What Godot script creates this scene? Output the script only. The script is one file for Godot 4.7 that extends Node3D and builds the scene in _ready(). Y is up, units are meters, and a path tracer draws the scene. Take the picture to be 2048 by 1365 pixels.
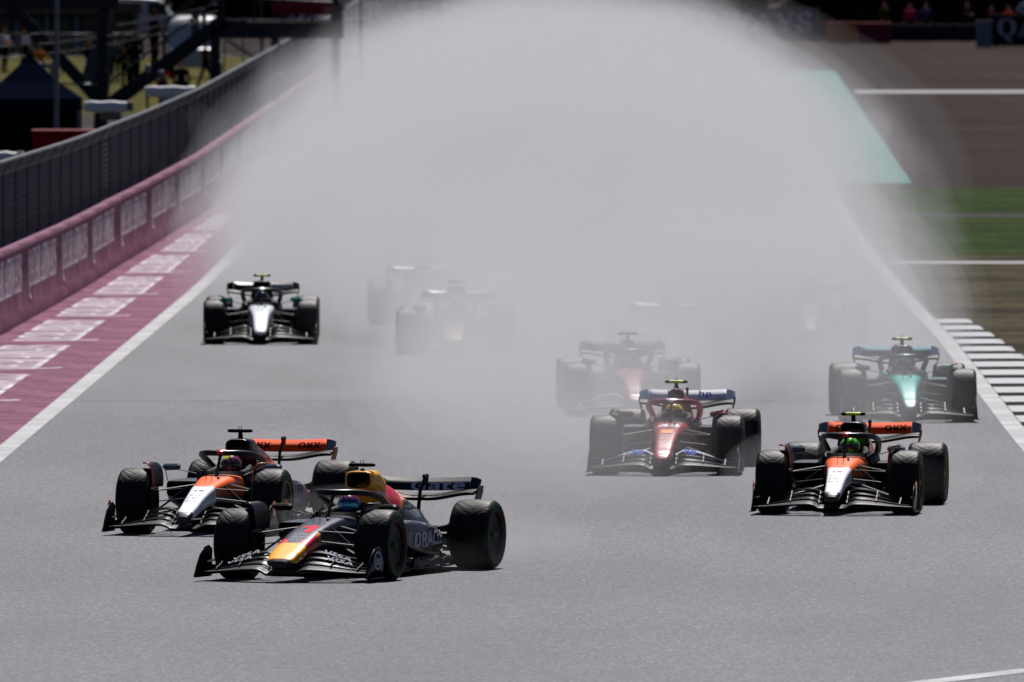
extends Node3D

# ---------------------------------------------------------------- mesh building
class MB:
	var v := PackedVector3Array()
	var c := PackedColorArray()
	var s := PackedInt32Array()
	var t := PackedVector2Array()
	var i := PackedInt32Array()
	var group := 1
	var tint := Color(1, 1, 1)

	func vert(p: Vector3, col = null, uv := Vector2.ZERO, sg := 0) -> int:
		v.append(p)
		c.append(tint if col == null else col)
		s.append(sg)
		t.append(uv)
		return v.size() - 1

	# rows of points; each row the same length
	func grid(rows: Array, closed := false, caps := 0, colfn = null) -> void:
		group += 1
		var n: int = rows[0].size()
		var first := v.size()
		var i0 := i.size()
		for r in rows.size():
			for k in n:
				var p: Vector3 = rows[r][k]
				vert(p, null if colfn == null else colfn.call(p, r, k), Vector2(float(k) / n, float(r) / rows.size()), group)
		for r in rows.size() - 1:
			for k in (n if closed else n - 1):
				var a := first + r * n + k
				var b := first + r * n + (k + 1) % n
				i.append_array([a, b, a + n, b, b + n, a + n])
		for e in [0, 1]:
			if caps & (1 << e):
				var r: int = 0 if e == 0 else rows.size() - 1
				var mid := Vector3.ZERO
				for p in rows[r]:
					mid += p
				mid /= n
				group += 1
				var m := vert(mid, null if colfn == null else colfn.call(mid, r, 0), Vector2.ZERO, group)
				var ring := v.size()
				for k in n:
					vert(rows[r][k], null if colfn == null else colfn.call(rows[r][k], r, k), Vector2.ZERO, group)
				for k in n:
					if e == 0:
						i.append_array([m, ring + (k + 1) % n, ring + k])
					else:
						i.append_array([m, ring + k, ring + (k + 1) % n])
		var vol := 0.0
		for k in range(i0, i.size(), 3):
			vol += v[i[k]].dot(v[i[k + 1]].cross(v[i[k + 2]]))
		if vol > 0.0:
			for k in range(i0, i.size(), 3):
				var q := i[k + 1]
				i[k + 1] = i[k + 2]
				i[k + 2] = q

	func box(at: Vector3, size: Vector3, basis := Basis(), bevel := 0.0) -> void:
		var h := size / 2.0
		if bevel <= 0.0:
			for ax in 3:
				for sg in [-1.0, 1.0]:
					var nrm := Vector3.ZERO
					nrm[ax] = sg
					var u := Vector3.ZERO
					u[(ax + 1) % 3] = 1.0
					var w := nrm.cross(u)
					var f := v.size()
					for q in [[-1, -1], [1, -1], [1, 1], [-1, 1]]:
						vert(at + basis * ((nrm + u * q[0] + w * q[1]) * h), null, Vector2(q[0], q[1]), -1)
					i.append_array([f, f + 2, f + 1, f, f + 3, f + 2])
			return
		var b := minf(bevel, minf(h.x, minf(h.y, h.z)) * 0.9)
		var rows := []
		for yy in [[-h.y, b], [-h.y + b, 0.0], [h.y - b, 0.0], [h.y, b]]:
			var row := PackedVector3Array()
			var x: float = h.x - yy[1]
			var z: float = h.z - yy[1]
			for q in [[x - b, z], [x, z - b], [x, -z + b], [x - b, -z], [-x + b, -z], [-x, -z + b], [-x, z - b], [-x + b, z]]:
				row.append(at + basis * Vector3(q[0], yy[0], q[1]))
			rows.append(row)
		flat_grid(rows)

	# closed ring rows with flat faces and both ends closed
	func flat_grid(rows: Array) -> void:
		var tmp := MB.new()
		tmp.grid(rows, true, 3)
		for k in range(0, tmp.i.size(), 3):
			for q in 3:
				i.append(vert(tmp.v[tmp.i[k + q]], null, Vector2.ZERO, -1))

	func tube(path: Array, rx, ry = null, n := 8, caps := 3, colfn = null) -> void:
		var rows := []
		var up := Vector3.UP
		for k in path.size():
			var d: Vector3 = (path[mini(k + 1, path.size() - 1)] - path[maxi(k - 1, 0)]).normalized()
			if absf(d.dot(up)) > 0.95:
				up = Vector3(0, 0, 1) if absf(d.z) < 0.8 else Vector3(1, 0, 0)
			var side := d.cross(up).normalized()
			var u2 := side.cross(d).normalized()
			var a: float = rx[k] if rx is Array else rx
			var b: float = a if ry == null else (ry[k] if ry is Array else ry)
			var row := PackedVector3Array()
			for q in n:
				var w := TAU * q / n
				row.append(path[k] + side * cos(w) * a + u2 * sin(w) * b)
			rows.append(row)
		grid(rows, true, caps, colfn)

	# outline in the xy plane (or any plane by basis) with thickness
	func plate(outline: PackedVector2Array, thick: float, basis := Basis(), at := Vector3.ZERO) -> void:
		var tri := Geometry2D.triangulate_polygon(outline)
		var n := outline.size()
		var i0 := i.size()
		for sd in [-0.5, 0.5]:
			var f := v.size()
			for p in outline:
				vert(at + basis * Vector3(p.x, p.y, sd * thick), null, Vector2.ZERO, -1)
			for k in range(0, tri.size(), 3):
				if sd < 0:
					i.append_array([f + tri[k], f + tri[k + 1], f + tri[k + 2]])
				else:
					i.append_array([f + tri[k], f + tri[k + 2], f + tri[k + 1]])
		for k in n:
			var p := outline[k]
			var q := outline[(k + 1) % n]
			var f := v.size()
			for w in [Vector3(p.x, p.y, -thick / 2), Vector3(q.x, q.y, -thick / 2), Vector3(q.x, q.y, thick / 2), Vector3(p.x, p.y, thick / 2)]:
				vert(at + basis * w, null, Vector2.ZERO, -1)
			i.append_array([f, f + 2, f + 1, f, f + 3, f + 2])
		var vol := 0.0
		# caps and sides may disagree on winding: fix each on its own
		var mid := Vector3.ZERO
		for p in outline:
			mid += at + basis * Vector3(p.x, p.y, 0)
		mid /= n
		for k in range(i0, i.size(), 3):
			vol += (v[i[k]] - mid).dot((v[i[k + 1]] - mid).cross(v[i[k + 2]] - mid))
		if vol > 0.0:
			for k in range(i0, i.size(), 3):
				var q := i[k + 1]
				i[k + 1] = i[k + 2]
				i[k + 2] = q

	func add(o: MB, xf := Transform3D()) -> void:
		var f := v.size()
		var flip := xf.basis.determinant() < 0.0
		for k in o.v.size():
			v.append(xf * o.v[k])
		c.append_array(o.c)
		t.append_array(o.t)
		for k in o.s:
			s.append(k if k < 0 else k + group)
		for k in range(0, o.i.size(), 3):
			if flip:
				i.append_array([f + o.i[k], f + o.i[k + 2], f + o.i[k + 1]])
			else:
				i.append_array([f + o.i[k], f + o.i[k + 1], f + o.i[k + 2]])
		group += o.group + 1

	func mesh() -> ArrayMesh:
		var st := SurfaceTool.new()
		st.begin(Mesh.PRIMITIVE_TRIANGLES)
		for k in i:
			var sg := s[k]
			st.set_smooth_group(0xFFFFFFFF if sg < 0 else sg)
			st.set_color(c[k])
			st.set_uv(t[k])
			st.add_vertex(v[k])
		st.generate_normals()
		st.index()
		return st.commit()

# ---------------------------------------------------------------- naming, tagging
var used := {}
var mats := {}
var cache := {}

func numbered(called: String) -> String:
	var n: int = used.get(called, 0)
	used[called] = n + 1
	return called if n == 0 else "%s_%03d" % [called, n]

func tag(o: Node, label: String, category: String, group := "", kind := "") -> Node:
	if label:
		o.set_meta("label", label)
	if category:
		o.set_meta("category", category)
	if group:
		o.set_meta("group", group)
	if kind:
		o.set_meta("kind", kind)
	return o

func thing(called: String, label: String, category: String, at := Vector3.ZERO, turn := 0.0, group := "") -> Node3D:
	var o := Node3D.new()
	o.name = numbered(called)
	add_child(o)
	o.position = at
	o.rotation_degrees.y = turn
	tag(o, label, category, group)
	return o

func obj(called: String, mesh: Mesh, m: Material, parent: Node = null) -> MeshInstance3D:
	var o := MeshInstance3D.new()
	o.mesh = mesh
	o.material_override = m
	if parent == null:
		o.name = numbered(called)
		add_child(o)
	else:
		var n := 0
		while parent.has_node(NodePath(called if n == 0 else "%s_%03d" % [called, n])):
			n += 1
		o.name = called if n == 0 else "%s_%03d" % [called, n]
		parent.add_child(o)
	return o

func struct(called: String, mesh: Mesh, m: Material, label := "") -> MeshInstance3D:
	var o := obj(called, mesh, m)
	tag(o, label, called.replace("_", " "), "", "structure")
	return o

func paint(key: String, col: Color, rough := 0.4, metal := 0.0, coat := 0.0, vc := false) -> StandardMaterial3D:
	if mats.has(key):
		return mats[key]
	var m := StandardMaterial3D.new()
	m.resource_name = key
	m.albedo_color = col
	m.roughness = rough
	m.metallic = metal
	m.metallic_specular = 0.04 if rough >= 0.85 else (0.2 if rough >= 0.6 else 0.36)
	m.vertex_color_use_as_albedo = vc
	if coat > 0.0:
		m.clearcoat_enabled = true
		m.clearcoat = coat
		m.clearcoat_roughness = 0.08
	mats[key] = m
	return m

func lin(h: String) -> Color:
	return Color(h).srgb_to_linear()

func noise(freq: float, oct: int, sd: int, kind := FastNoiseLite.TYPE_SIMPLEX_SMOOTH) -> FastNoiseLite:
	var n := FastNoiseLite.new()
	n.noise_type = kind
	n.frequency = freq
	n.fractal_octaves = oct
	n.seed = sd
	return n

func noise_tex(n: FastNoiseLite, ramp: Array, size := 512, normal := false) -> NoiseTexture2D:
	var t := NoiseTexture2D.new()
	t.width = size
	t.height = size
	t.seamless = true
	t.noise = n
	if normal:
		t.as_normal_map = true
		t.bump_strength = 6.0
	else:
		var g := Gradient.new()
		var off := PackedFloat32Array()
		var col := PackedColorArray()
		for k in ramp.size():
			off.append(ramp[k][0])
			col.append(ramp[k][1])
		g.offsets = off
		g.colors = col
		t.color_ramp = g
	return t

# a surface of the ground: two layers of noise, fine over coarse, laid in the world
func ground_mat(key: String, ramp: Array, freq: float, metres: float, rough: float, big: Array, big_metres: float, oct := 4, spec := 0.12) -> StandardMaterial3D:
	var m := StandardMaterial3D.new()
	m.resource_name = key
	m.albedo_texture = noise_tex(noise(freq, oct, key.hash() % 1000), ramp, 1024 if spec > 0.2 else 512)
	m.uv1_triplanar = true
	m.uv1_world_triplanar = true
	m.uv1_scale = Vector3.ONE / metres
	m.roughness = rough
	m.metallic_specular = spec
	m.detail_enabled = true
	m.detail_blend_mode = BaseMaterial3D.BLEND_MODE_MUL
	m.detail_uv_layer = BaseMaterial3D.DETAIL_UV_2
	m.uv2_triplanar = true
	m.uv2_world_triplanar = true
	m.uv2_scale = Vector3(1.0 / big_metres, 1.0 / big_metres, 0.16 / big_metres if spec > 0.2 else 1.0 / big_metres)
	m.detail_albedo = noise_tex(noise(0.01, 5, key.hash() % 777), big)
	mats[key] = m
	return m

# ---------------------------------------------------------------- text laid on a surface
func letters(text: String, font := "Droid Sans", bold := false) -> Array:
	var key := "%s|%s|%s" % [text, font, bold]
	if not cache.has(key):
		var f := SystemFont.new()
		f.font_names = PackedStringArray([font])
		f.font_weight = 700 if bold else 400
		var tm := TextMesh.new()
		tm.text = text
		tm.font = f
		tm.font_size = 64
		tm.pixel_size = 0.01
		tm.depth = 0.0
		tm.curve_step = 3.0
		var a := tm.get_mesh_arrays()
		var pos: PackedVector3Array = a[Mesh.ARRAY_VERTEX]
		var idx: PackedInt32Array = a[Mesh.ARRAY_INDEX]
		var lo := Vector3(1e9, 1e9, 0)
		var hi := -lo
		for p in pos:
			lo = lo.min(p)
			hi = hi.max(p)
		var out := PackedVector2Array()
		for k in idx:
			out.append(Vector2((pos[k].x - lo.x) / (hi.x - lo.x), (pos[k].y - lo.y) / (hi.y - lo.y)))
		cache[key] = [out, (hi.x - lo.x) / (hi.y - lo.y)]
	return cache[key]

# place(u, v) gives the point in space for u, v in 0..1 over the text's box
func text_mesh(mb: MB, text: String, place: Callable, font := "Droid Sans", bold := false, cuts := 0) -> void:
	var tri: PackedVector2Array = letters(text, font, bold)[0]
	for k in range(0, tri.size(), 3):
		_text_tri(mb, tri[k], tri[k + 1], tri[k + 2], place, cuts)

func _text_tri(mb: MB, a: Vector2, b: Vector2, c: Vector2, place: Callable, cuts: int) -> void:
	if cuts > 0 and maxf(a.distance_to(b), maxf(b.distance_to(c), c.distance_to(a))) > 0.12:
		var l := [a.distance_to(b), b.distance_to(c), c.distance_to(a)]
		if l[0] >= l[1] and l[0] >= l[2]:
			var m := (a + b) / 2
			_text_tri(mb, a, m, c, place, cuts - 1)
			_text_tri(mb, m, b, c, place, cuts - 1)
		elif l[1] >= l[2]:
			var m := (b + c) / 2
			_text_tri(mb, a, b, m, place, cuts - 1)
			_text_tri(mb, a, m, c, place, cuts - 1)
		else:
			var m := (c + a) / 2
			_text_tri(mb, a, b, m, place, cuts - 1)
			_text_tri(mb, m, b, c, place, cuts - 1)
		return
	var f := mb.v.size()
	for p in [a, b, c]:
		mb.vert(place.call(p.x, p.y), null, Vector2.ZERO, -1)
	mb.i.append_array([f, f + 1, f + 2])

# ---------------------------------------------------------------- lofts along z
# section: [z, cx, cy, half width, half height up, half height down, exponent]
func sec_at(secs: Array, z: float) -> Array:
	var n := secs.size()
	if z >= secs[0][0]:
		return secs[0]
	if z <= secs[n - 1][0]:
		return secs[n - 1]
	for k in n - 1:
		if z <= secs[k][0] and z >= secs[k + 1][0]:
			var u: float = (secs[k][0] - z) / (secs[k][0] - secs[k + 1][0])
			var out := [z]
			for q in range(1, 7):
				var p0: float = secs[maxi(k - 1, 0)][q]
				var p1: float = secs[k][q]
				var p2: float = secs[k + 1][q]
				var p3: float = secs[mini(k + 2, n - 1)][q]
				var w := cubic_interpolate(p1, p2, p0, p3, u)
				out.append(clampf(w, minf(p1, p2) - 0.02, maxf(p1, p2) + 0.02))
			return out
	return secs[0]

func sec_point(s: Array, a: float) -> Vector3:
	var c := cos(a)
	var d := sin(a)
	var e: float = 2.0 / s[6]
	return Vector3(s[1] + s[3] * signf(c) * pow(absf(c), e), s[2] + (s[4] if d > 0 else s[5]) * signf(d) * pow(absf(d), e), s[0])

func loft(mb: MB, secs: Array, rings: int, n: int, caps := 3, colfn = null) -> void:
	var rows := []
	var z0: float = secs[0][0]
	var z1: float = secs[secs.size() - 1][0]
	for r in rings + 1:
		var s := sec_at(secs, lerpf(z0, z1, float(r) / rings))
		var row := PackedVector3Array()
		for k in n:
			row.append(sec_point(s, TAU * k / n))
		rows.append(row)
	mb.grid(rows, true, caps, colfn)

func top_y(secs: Array, x: float, z: float) -> float:
	var s := sec_at(secs, z)
	var q := clampf(absf((x - s[1]) / s[3]), 0.0, 0.999)
	return s[2] + s[4] * pow(1.0 - pow(q, s[6]), 1.0 / s[6])

func side_x(secs: Array, y: float, z: float, sgn: float) -> float:
	var s := sec_at(secs, z)
	var h: float = s[4] if y > s[2] else s[5]
	var q := clampf(absf((y - s[2]) / h), 0.0, 0.999)
	return s[1] + sgn * s[3] * pow(1.0 - pow(q, s[6]), 1.0 / s[6])

# ---------------------------------------------------------------- bodies: tapered capsules joined smoothly, meshed as surface nets
# bone: [from, to, radius, radius, colour]
func nets(mb: MB, bones: Array, cell: float, k: float) -> void:
	var lo := Vector3(1e9, 1e9, 1e9)
	var hi := -lo
	for b in bones:
		var r := Vector3.ONE * (maxf(b[2], b[3]) + cell * 3)
		lo = lo.min(b[0] - r).min(b[1] - r)
		hi = hi.max(b[0] + r).max(b[1] + r)
	var nx := int((hi.x - lo.x) / cell) + 2
	var ny := int((hi.y - lo.y) / cell) + 2
	var nz := int((hi.z - lo.z) / cell) + 2
	var f := PackedFloat32Array()
	f.resize(nx * ny * nz)
	f.fill(1.0)
	for b in bones:
		var p: Vector3 = b[0]
		var ab: Vector3 = b[1] - p
		var l2 := maxf(ab.length_squared(), 1e-9)
		var r := Vector3.ONE * (maxf(b[2], b[3]) + cell * 2 + k)
		var a := ((p.min(b[1]) - r - lo) / cell).clamp(Vector3.ZERO, Vector3(nx - 1, ny - 1, nz - 1))
		var e := ((p.max(b[1]) + r - lo) / cell).clamp(Vector3.ZERO, Vector3(nx - 1, ny - 1, nz - 1))
		for z in range(int(a.z), int(e.z) + 1):
			for y in range(int(a.y), int(e.y) + 1):
				for x in range(int(a.x), int(e.x) + 1):
					var q := lo + Vector3(x, y, z) * cell
					var h := clampf((q - p).dot(ab) / l2, 0.0, 1.0)
					var d := (q - p - ab * h).length() - lerpf(b[2], b[3], h)
					var at := (z * ny + y) * nx + x
					var w := maxf(k - absf(f[at] - d), 0.0) / k
					f[at] = minf(f[at], d) - w * w * k * 0.25
	var index := PackedInt32Array()
	index.resize(nx * ny * nz)
	index.fill(-1)
	mb.group += 1
	var off := [0, 1, nx, nx + 1, nx * ny, nx * ny + 1, nx * ny + nx, nx * ny + nx + 1]
	var place := [Vector3(0, 0, 0), Vector3(1, 0, 0), Vector3(0, 1, 0), Vector3(1, 1, 0), Vector3(0, 0, 1), Vector3(1, 0, 1), Vector3(0, 1, 1), Vector3(1, 1, 1)]
	var edges := [[0, 1], [2, 3], [4, 5], [6, 7], [0, 2], [1, 3], [4, 6], [5, 7], [0, 4], [1, 5], [2, 6], [3, 7]]
	for z in nz - 1:
		for y in ny - 1:
			for x in nx - 1:
				var at := (z * ny + y) * nx + x
				var inside := 0
				for o in off:
					if f[at + o] < 0.0:
						inside += 1
				if inside == 0 or inside == 8:
					continue
				var sum := Vector3.ZERO
				var n := 0
				for e in edges:
					var a: float = f[at + off[e[0]]]
					var b: float = f[at + off[e[1]]]
					if (a < 0.0) != (b < 0.0):
						sum += place[e[0]].lerp(place[e[1]], a / (a - b))
						n += 1
				var p := lo + (Vector3(x, y, z) + sum / n) * cell
				var best := 1e9
				var col: Color = bones[0][4]
				for b in bones:
					var ab: Vector3 = b[1] - b[0]
					var h := clampf((p - b[0]).dot(ab) / maxf(ab.length_squared(), 1e-9), 0.0, 1.0)
					var d: float = (p - b[0] - ab * h).length() - lerpf(b[2], b[3], h)
					if d < best:
						best = d
						col = b[4]
				index[at] = mb.vert(p, col, Vector2.ZERO, mb.group)
	var start := mb.i.size()
	for z in range(1, nz - 1):
		for y in range(1, ny - 1):
			for x in range(1, nx - 1):
				var at := (z * ny + y) * nx + x
				var a := f[at] < 0.0
				var steps := [1, nx, nx * ny]
				for ax in 3:
					var b := f[at + steps[ax]] < 0.0
					if a == b:
						continue
					var u: int = steps[(ax + 1) % 3]
					var w: int = steps[(ax + 2) % 3]
					var q := [index[at], index[at - u], index[at - u - w], index[at - w]]
					if q[0] < 0 or q[1] < 0 or q[2] < 0 or q[3] < 0:
						continue
					if a:
						mb.i.append_array([q[0], q[2], q[1], q[0], q[3], q[2]])
					else:
						mb.i.append_array([q[0], q[1], q[2], q[0], q[2], q[3]])
	var vol := 0.0
	for q in range(start, mb.i.size(), 3):
		vol += mb.v[mb.i[q]].dot(mb.v[mb.i[q + 1]].cross(mb.v[mb.i[q + 2]]))
	if vol > 0.0:
		for q in range(start, mb.i.size(), 3):
			var w := mb.i[q + 1]
			mb.i[q + 1] = mb.i[q + 2]
			mb.i[q + 2] = w

# ---------------------------------------------------------------- racing cars: front axle at the origin, nose towards +z
const NOSE := [[1.12, 0, 0.21, 0.075, 0.025, 0.045, 2.6], [1.08, 0, 0.225, 0.1, 0.042, 0.055, 3.0], [0.92, 0, 0.268, 0.116, 0.058, 0.075, 4.0], [0.5, 0, 0.375, 0.132, 0.075, 0.1, 4.6], [0.1, 0, 0.46, 0.155, 0.09, 0.14, 4.6], [-0.3, 0, 0.5, 0.19, 0.115, 0.22, 4.4], [-0.65, 0, 0.51, 0.235, 0.15, 0.3, 4.0], [-0.95, 0, 0.5, 0.275, 0.165, 0.34, 4.0]]
const COVER := [[-1.85, 0, 0.72, 0.2, 0.25, 0.4, 2.6], [-2.05, 0, 0.71, 0.185, 0.32, 0.45, 2.2], [-2.35, 0, 0.66, 0.175, 0.34, 0.4, 2.0], [-2.8, 0, 0.58, 0.18, 0.33, 0.36, 1.9], [-3.3, 0, 0.5, 0.165, 0.28, 0.3, 1.8], [-3.8, 0, 0.43, 0.12, 0.22, 0.18, 1.7], [-4.05, 0, 0.41, 0.08, 0.13, 0.09, 1.8]]
const POD := [[-1.08, 0.5, 0.505, 0.215, 0.075, 0.11, 6.0], [-1.2, 0.495, 0.485, 0.235, 0.11, 0.17, 5.0], [-1.6, 0.475, 0.45, 0.26, 0.15, 0.23, 4.0], [-2.2, 0.44, 0.41, 0.265, 0.15, 0.24, 3.6], [-2.8, 0.37, 0.35, 0.24, 0.13, 0.2, 3.2], [-3.2, 0.3, 0.3, 0.2, 0.1, 0.16, 3.0], [-3.5, 0.24, 0.27, 0.14, 0.06, 0.13, 3.0]]
const WINGF := [[0.0, 0.36], [0.39, 0.6], [0.625, 0.81], [0.835, 1.0]]

func wing_point(x: float, f: float) -> Vector3:
	var ax := absf(x)
	var z0 := 1.1 - 0.26 * pow(ax, 1.8)
	var y0 := 0.08 + 0.05 * smoothstep(0.14, 0.26, ax) - 0.035 * smoothstep(0.3, 0.95, ax)
	var rise := lerpf(0.2, 0.065, smoothstep(0.28, 0.95, ax))
	var span := lerpf(0.5, 0.33, smoothstep(0.2, 0.95, ax))
	return Vector3(x, y0 + rise * pow(f, 1.35), z0 - span * f)

func wing_element(mb: MB, j: int, side: float) -> void:
	var rows := []
	var from := 0.0 if j == 0 else 0.145
	for k in 19:
		var x := lerpf(from, 0.965, k / 18.0) * side
		var a: Vector3 = wing_point(x, WINGF[j][0])
		var b: Vector3 = wing_point(x, WINGF[j][1])
		var up := Vector3(0, (a.z - b.z), (b.y - a.y)).normalized()
		var th := 0.012 if j else 0.018
		var lift := 0.014 * j
		var row := PackedVector3Array()
		for q in [[0.0, 0.0], [0.06, 0.8], [0.3, 1.0], [0.7, 0.6], [1.0, 0.1], [1.0, -0.1], [0.6, -0.2], [0.25, -0.7], [0.05, -0.6]]:
			row.append(a.lerp(b, q[0]) + up * (th * q[1] - 0.012 * sin(q[0] * PI)) + Vector3(0, lift * (1.0 - q[0]) * 0.5, 0))
		rows.append(row)
	mb.grid(rows, true, 3)

func ring_pts(cx: float, cy: float, z: float, hw: float, hh: float, e: float, n: int) -> PackedVector3Array:
	var out := PackedVector3Array()
	for k in n:
		out.append(sec_point([z, cx, cy, hw, hh, hh, e], TAU * k / n))
	return out

# a thin sheet that follows a line in the xy plane, from z0 to z1 at each point
func swept(mb: MB, line: Array, z0: Array, z1: Array, thick: float) -> void:
	var rows := []
	for k in line.size():
		var d: Vector2 = (line[mini(k + 1, line.size() - 1)] - line[maxi(k - 1, 0)]).normalized()
		var nrm := Vector2(-d.y, d.x) * thick / 2
		var p: Vector2 = line[k]
		rows.append(PackedVector3Array([Vector3(p.x + nrm.x, p.y + nrm.y, z0[k]), Vector3(p.x + nrm.x, p.y + nrm.y, z1[k]), Vector3(p.x - nrm.x, p.y - nrm.y, z1[k]), Vector3(p.x - nrm.x, p.y - nrm.y, z0[k])]))
	for q in 4:
		var strip := []
		for r in rows:
			strip.append(PackedVector3Array([r[q], r[(q + 1) % 4]]))
		mb.grid(strip, false)
	mb.grid([PackedVector3Array([rows[0][0], rows[0][1]]), PackedVector3Array([rows[0][3], rows[0][2]])], false)
	var l: int = rows.size() - 1
	mb.grid([PackedVector3Array([rows[l][0], rows[l][1]]), PackedVector3Array([rows[l][3], rows[l][2]])], false)

func tyre_mesh(hw: float, side: float) -> ArrayMesh:
	var key := "tyre%.2f%d" % [hw, side]
	if cache.has(key):
		return cache[key]
	var mb := MB.new()
	# (x over half width, radius, kind)
	var prof := [[-0.62, 0.238], [-0.86, 0.246], [-0.96, 0.268], [-1.0, 0.298], [-0.992, 0.325], [-0.955, 0.347], [-0.89, 0.363]]
	for k in 25:
		var u := -0.8 + 1.6 * k / 24.0
		prof.append([u, 0.386 - 0.017 * pow(absf(u), 3.0)])
	prof.append_array([[0.89, 0.363], [0.955, 0.347], [0.975, 0.338], [0.988, 0.3305], [0.993, 0.324], [1.0, 0.298], [0.978, 0.268], [0.965, 0.26], [0.95, 0.253], [0.86, 0.246], [0.62, 0.238]])
	var n := 300
	var rows := []
	for q in prof:
		var row := PackedVector3Array()
		for k in n:
			var a := TAU * k / n
			var r: float = q[1]
			var u: float = q[0]
			if absf(u) <= 0.9 and r > 0.35:
				# curved chevron grooves and a groove down the middle of each half
				var ph := fposmod(a / TAU * 24.0 + 2.3 * pow(absf(u), 1.5) + (0.5 if u > 0 else 0.0), 1.0)
				var g := smoothstep(0.11, 0.05, absf(ph - 0.5)) * smoothstep(0.02, 0.1, absf(u))
				var ph2 := fposmod(a / TAU * 48.0 - 0.6 * absf(u), 1.0)
				g = maxf(g, 0.5 * smoothstep(0.1, 0.05, absf(ph2 - 0.5)) * smoothstep(0.62, 0.68, absf(u)))
				r -= 0.0032 * g
			row.append(Vector3(u * hw * side, r * cos(a), r * sin(a)))
		rows.append(row)
	var black := Color(0.009, 0.009, 0.0095)
	mb.grid(rows, true, 0, func(_p, r, _k): return Color(0.008, 0.07, 0.022) if r in [34, 35, 36] else black)
	cache[key] = mb.mesh()
	return cache[key]

func disc_mesh(prof: Array, n: int, side: float, key: String) -> ArrayMesh:
	if cache.has(key):
		return cache[key]
	var mb := MB.new()
	var rows := []
	for q in prof:
		var row := PackedVector3Array()
		for k in n:
			row.append(Vector3(q[0] * side, q[1] * cos(TAU * k / n), q[1] * sin(TAU * k / n)))
		rows.append(row)
	mb.grid(rows, true, 0)
	cache[key] = mb.mesh()
	return cache[key]

func shared(key: String, make: Callable) -> ArrayMesh:
	if not cache.has(key):
		var mb := MB.new()
		make.call(mb)
		cache[key] = mb.mesh()
	return cache[key]

func make_wheel(car: Node3D, lv: Dictionary, x: float, z: float, hw: float, nm: String) -> void:
	var side := signf(x)
	var w := Node3D.new()
	var k := 0
	while car.has_node(NodePath("wheel" if k == 0 else "wheel_%03d" % k)):
		k += 1
	w.name = "wheel" if k == 0 else "wheel_%03d" % k
	car.add_child(w)
	w.position = Vector3(x, 0.38, z)
	w.rotation.x = 0.31 * (k + 1) + 0.7 * lv.seed
	var rubber: StandardMaterial3D = mats["rubber"]
	obj("tyre", tyre_mesh(hw, side), rubber, w)
	var o := hw
	obj("wheel_cover", disc_mesh([[o * 0.7, 0.234], [o * 0.86, 0.228], [o * 0.84, 0.2], [o * 0.72, 0.1], [o * 0.7, 0.045], [o * 0.7, 0.001]], 40, side, "cover" + nm + str(side)), mats["carbon"], w)
	obj("rim_stripe", disc_mesh([[o * 0.93, 0.247], [o * 0.95, 0.243], [o * 0.95, 0.232], [o * 0.9, 0.226]], 48, side, "stripe" + nm + str(side)), lv.rim, w)
	obj("wheel_nut", disc_mesh([[o * 0.68, 0.042], [o * 0.86, 0.038], [o * 0.92, 0.028], [o * 0.92, 0.001]], 12, side, "nut" + nm + str(side)), lv.nut, w)
	obj("brake_drum", disc_mesh([[-o * 1.05, 0.001], [-o * 1.05, 0.2], [-o * 0.9, 0.225], [o * 0.6, 0.225]], 32, side, "drum" + nm + str(side)), mats["carbon"], w)

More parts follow.
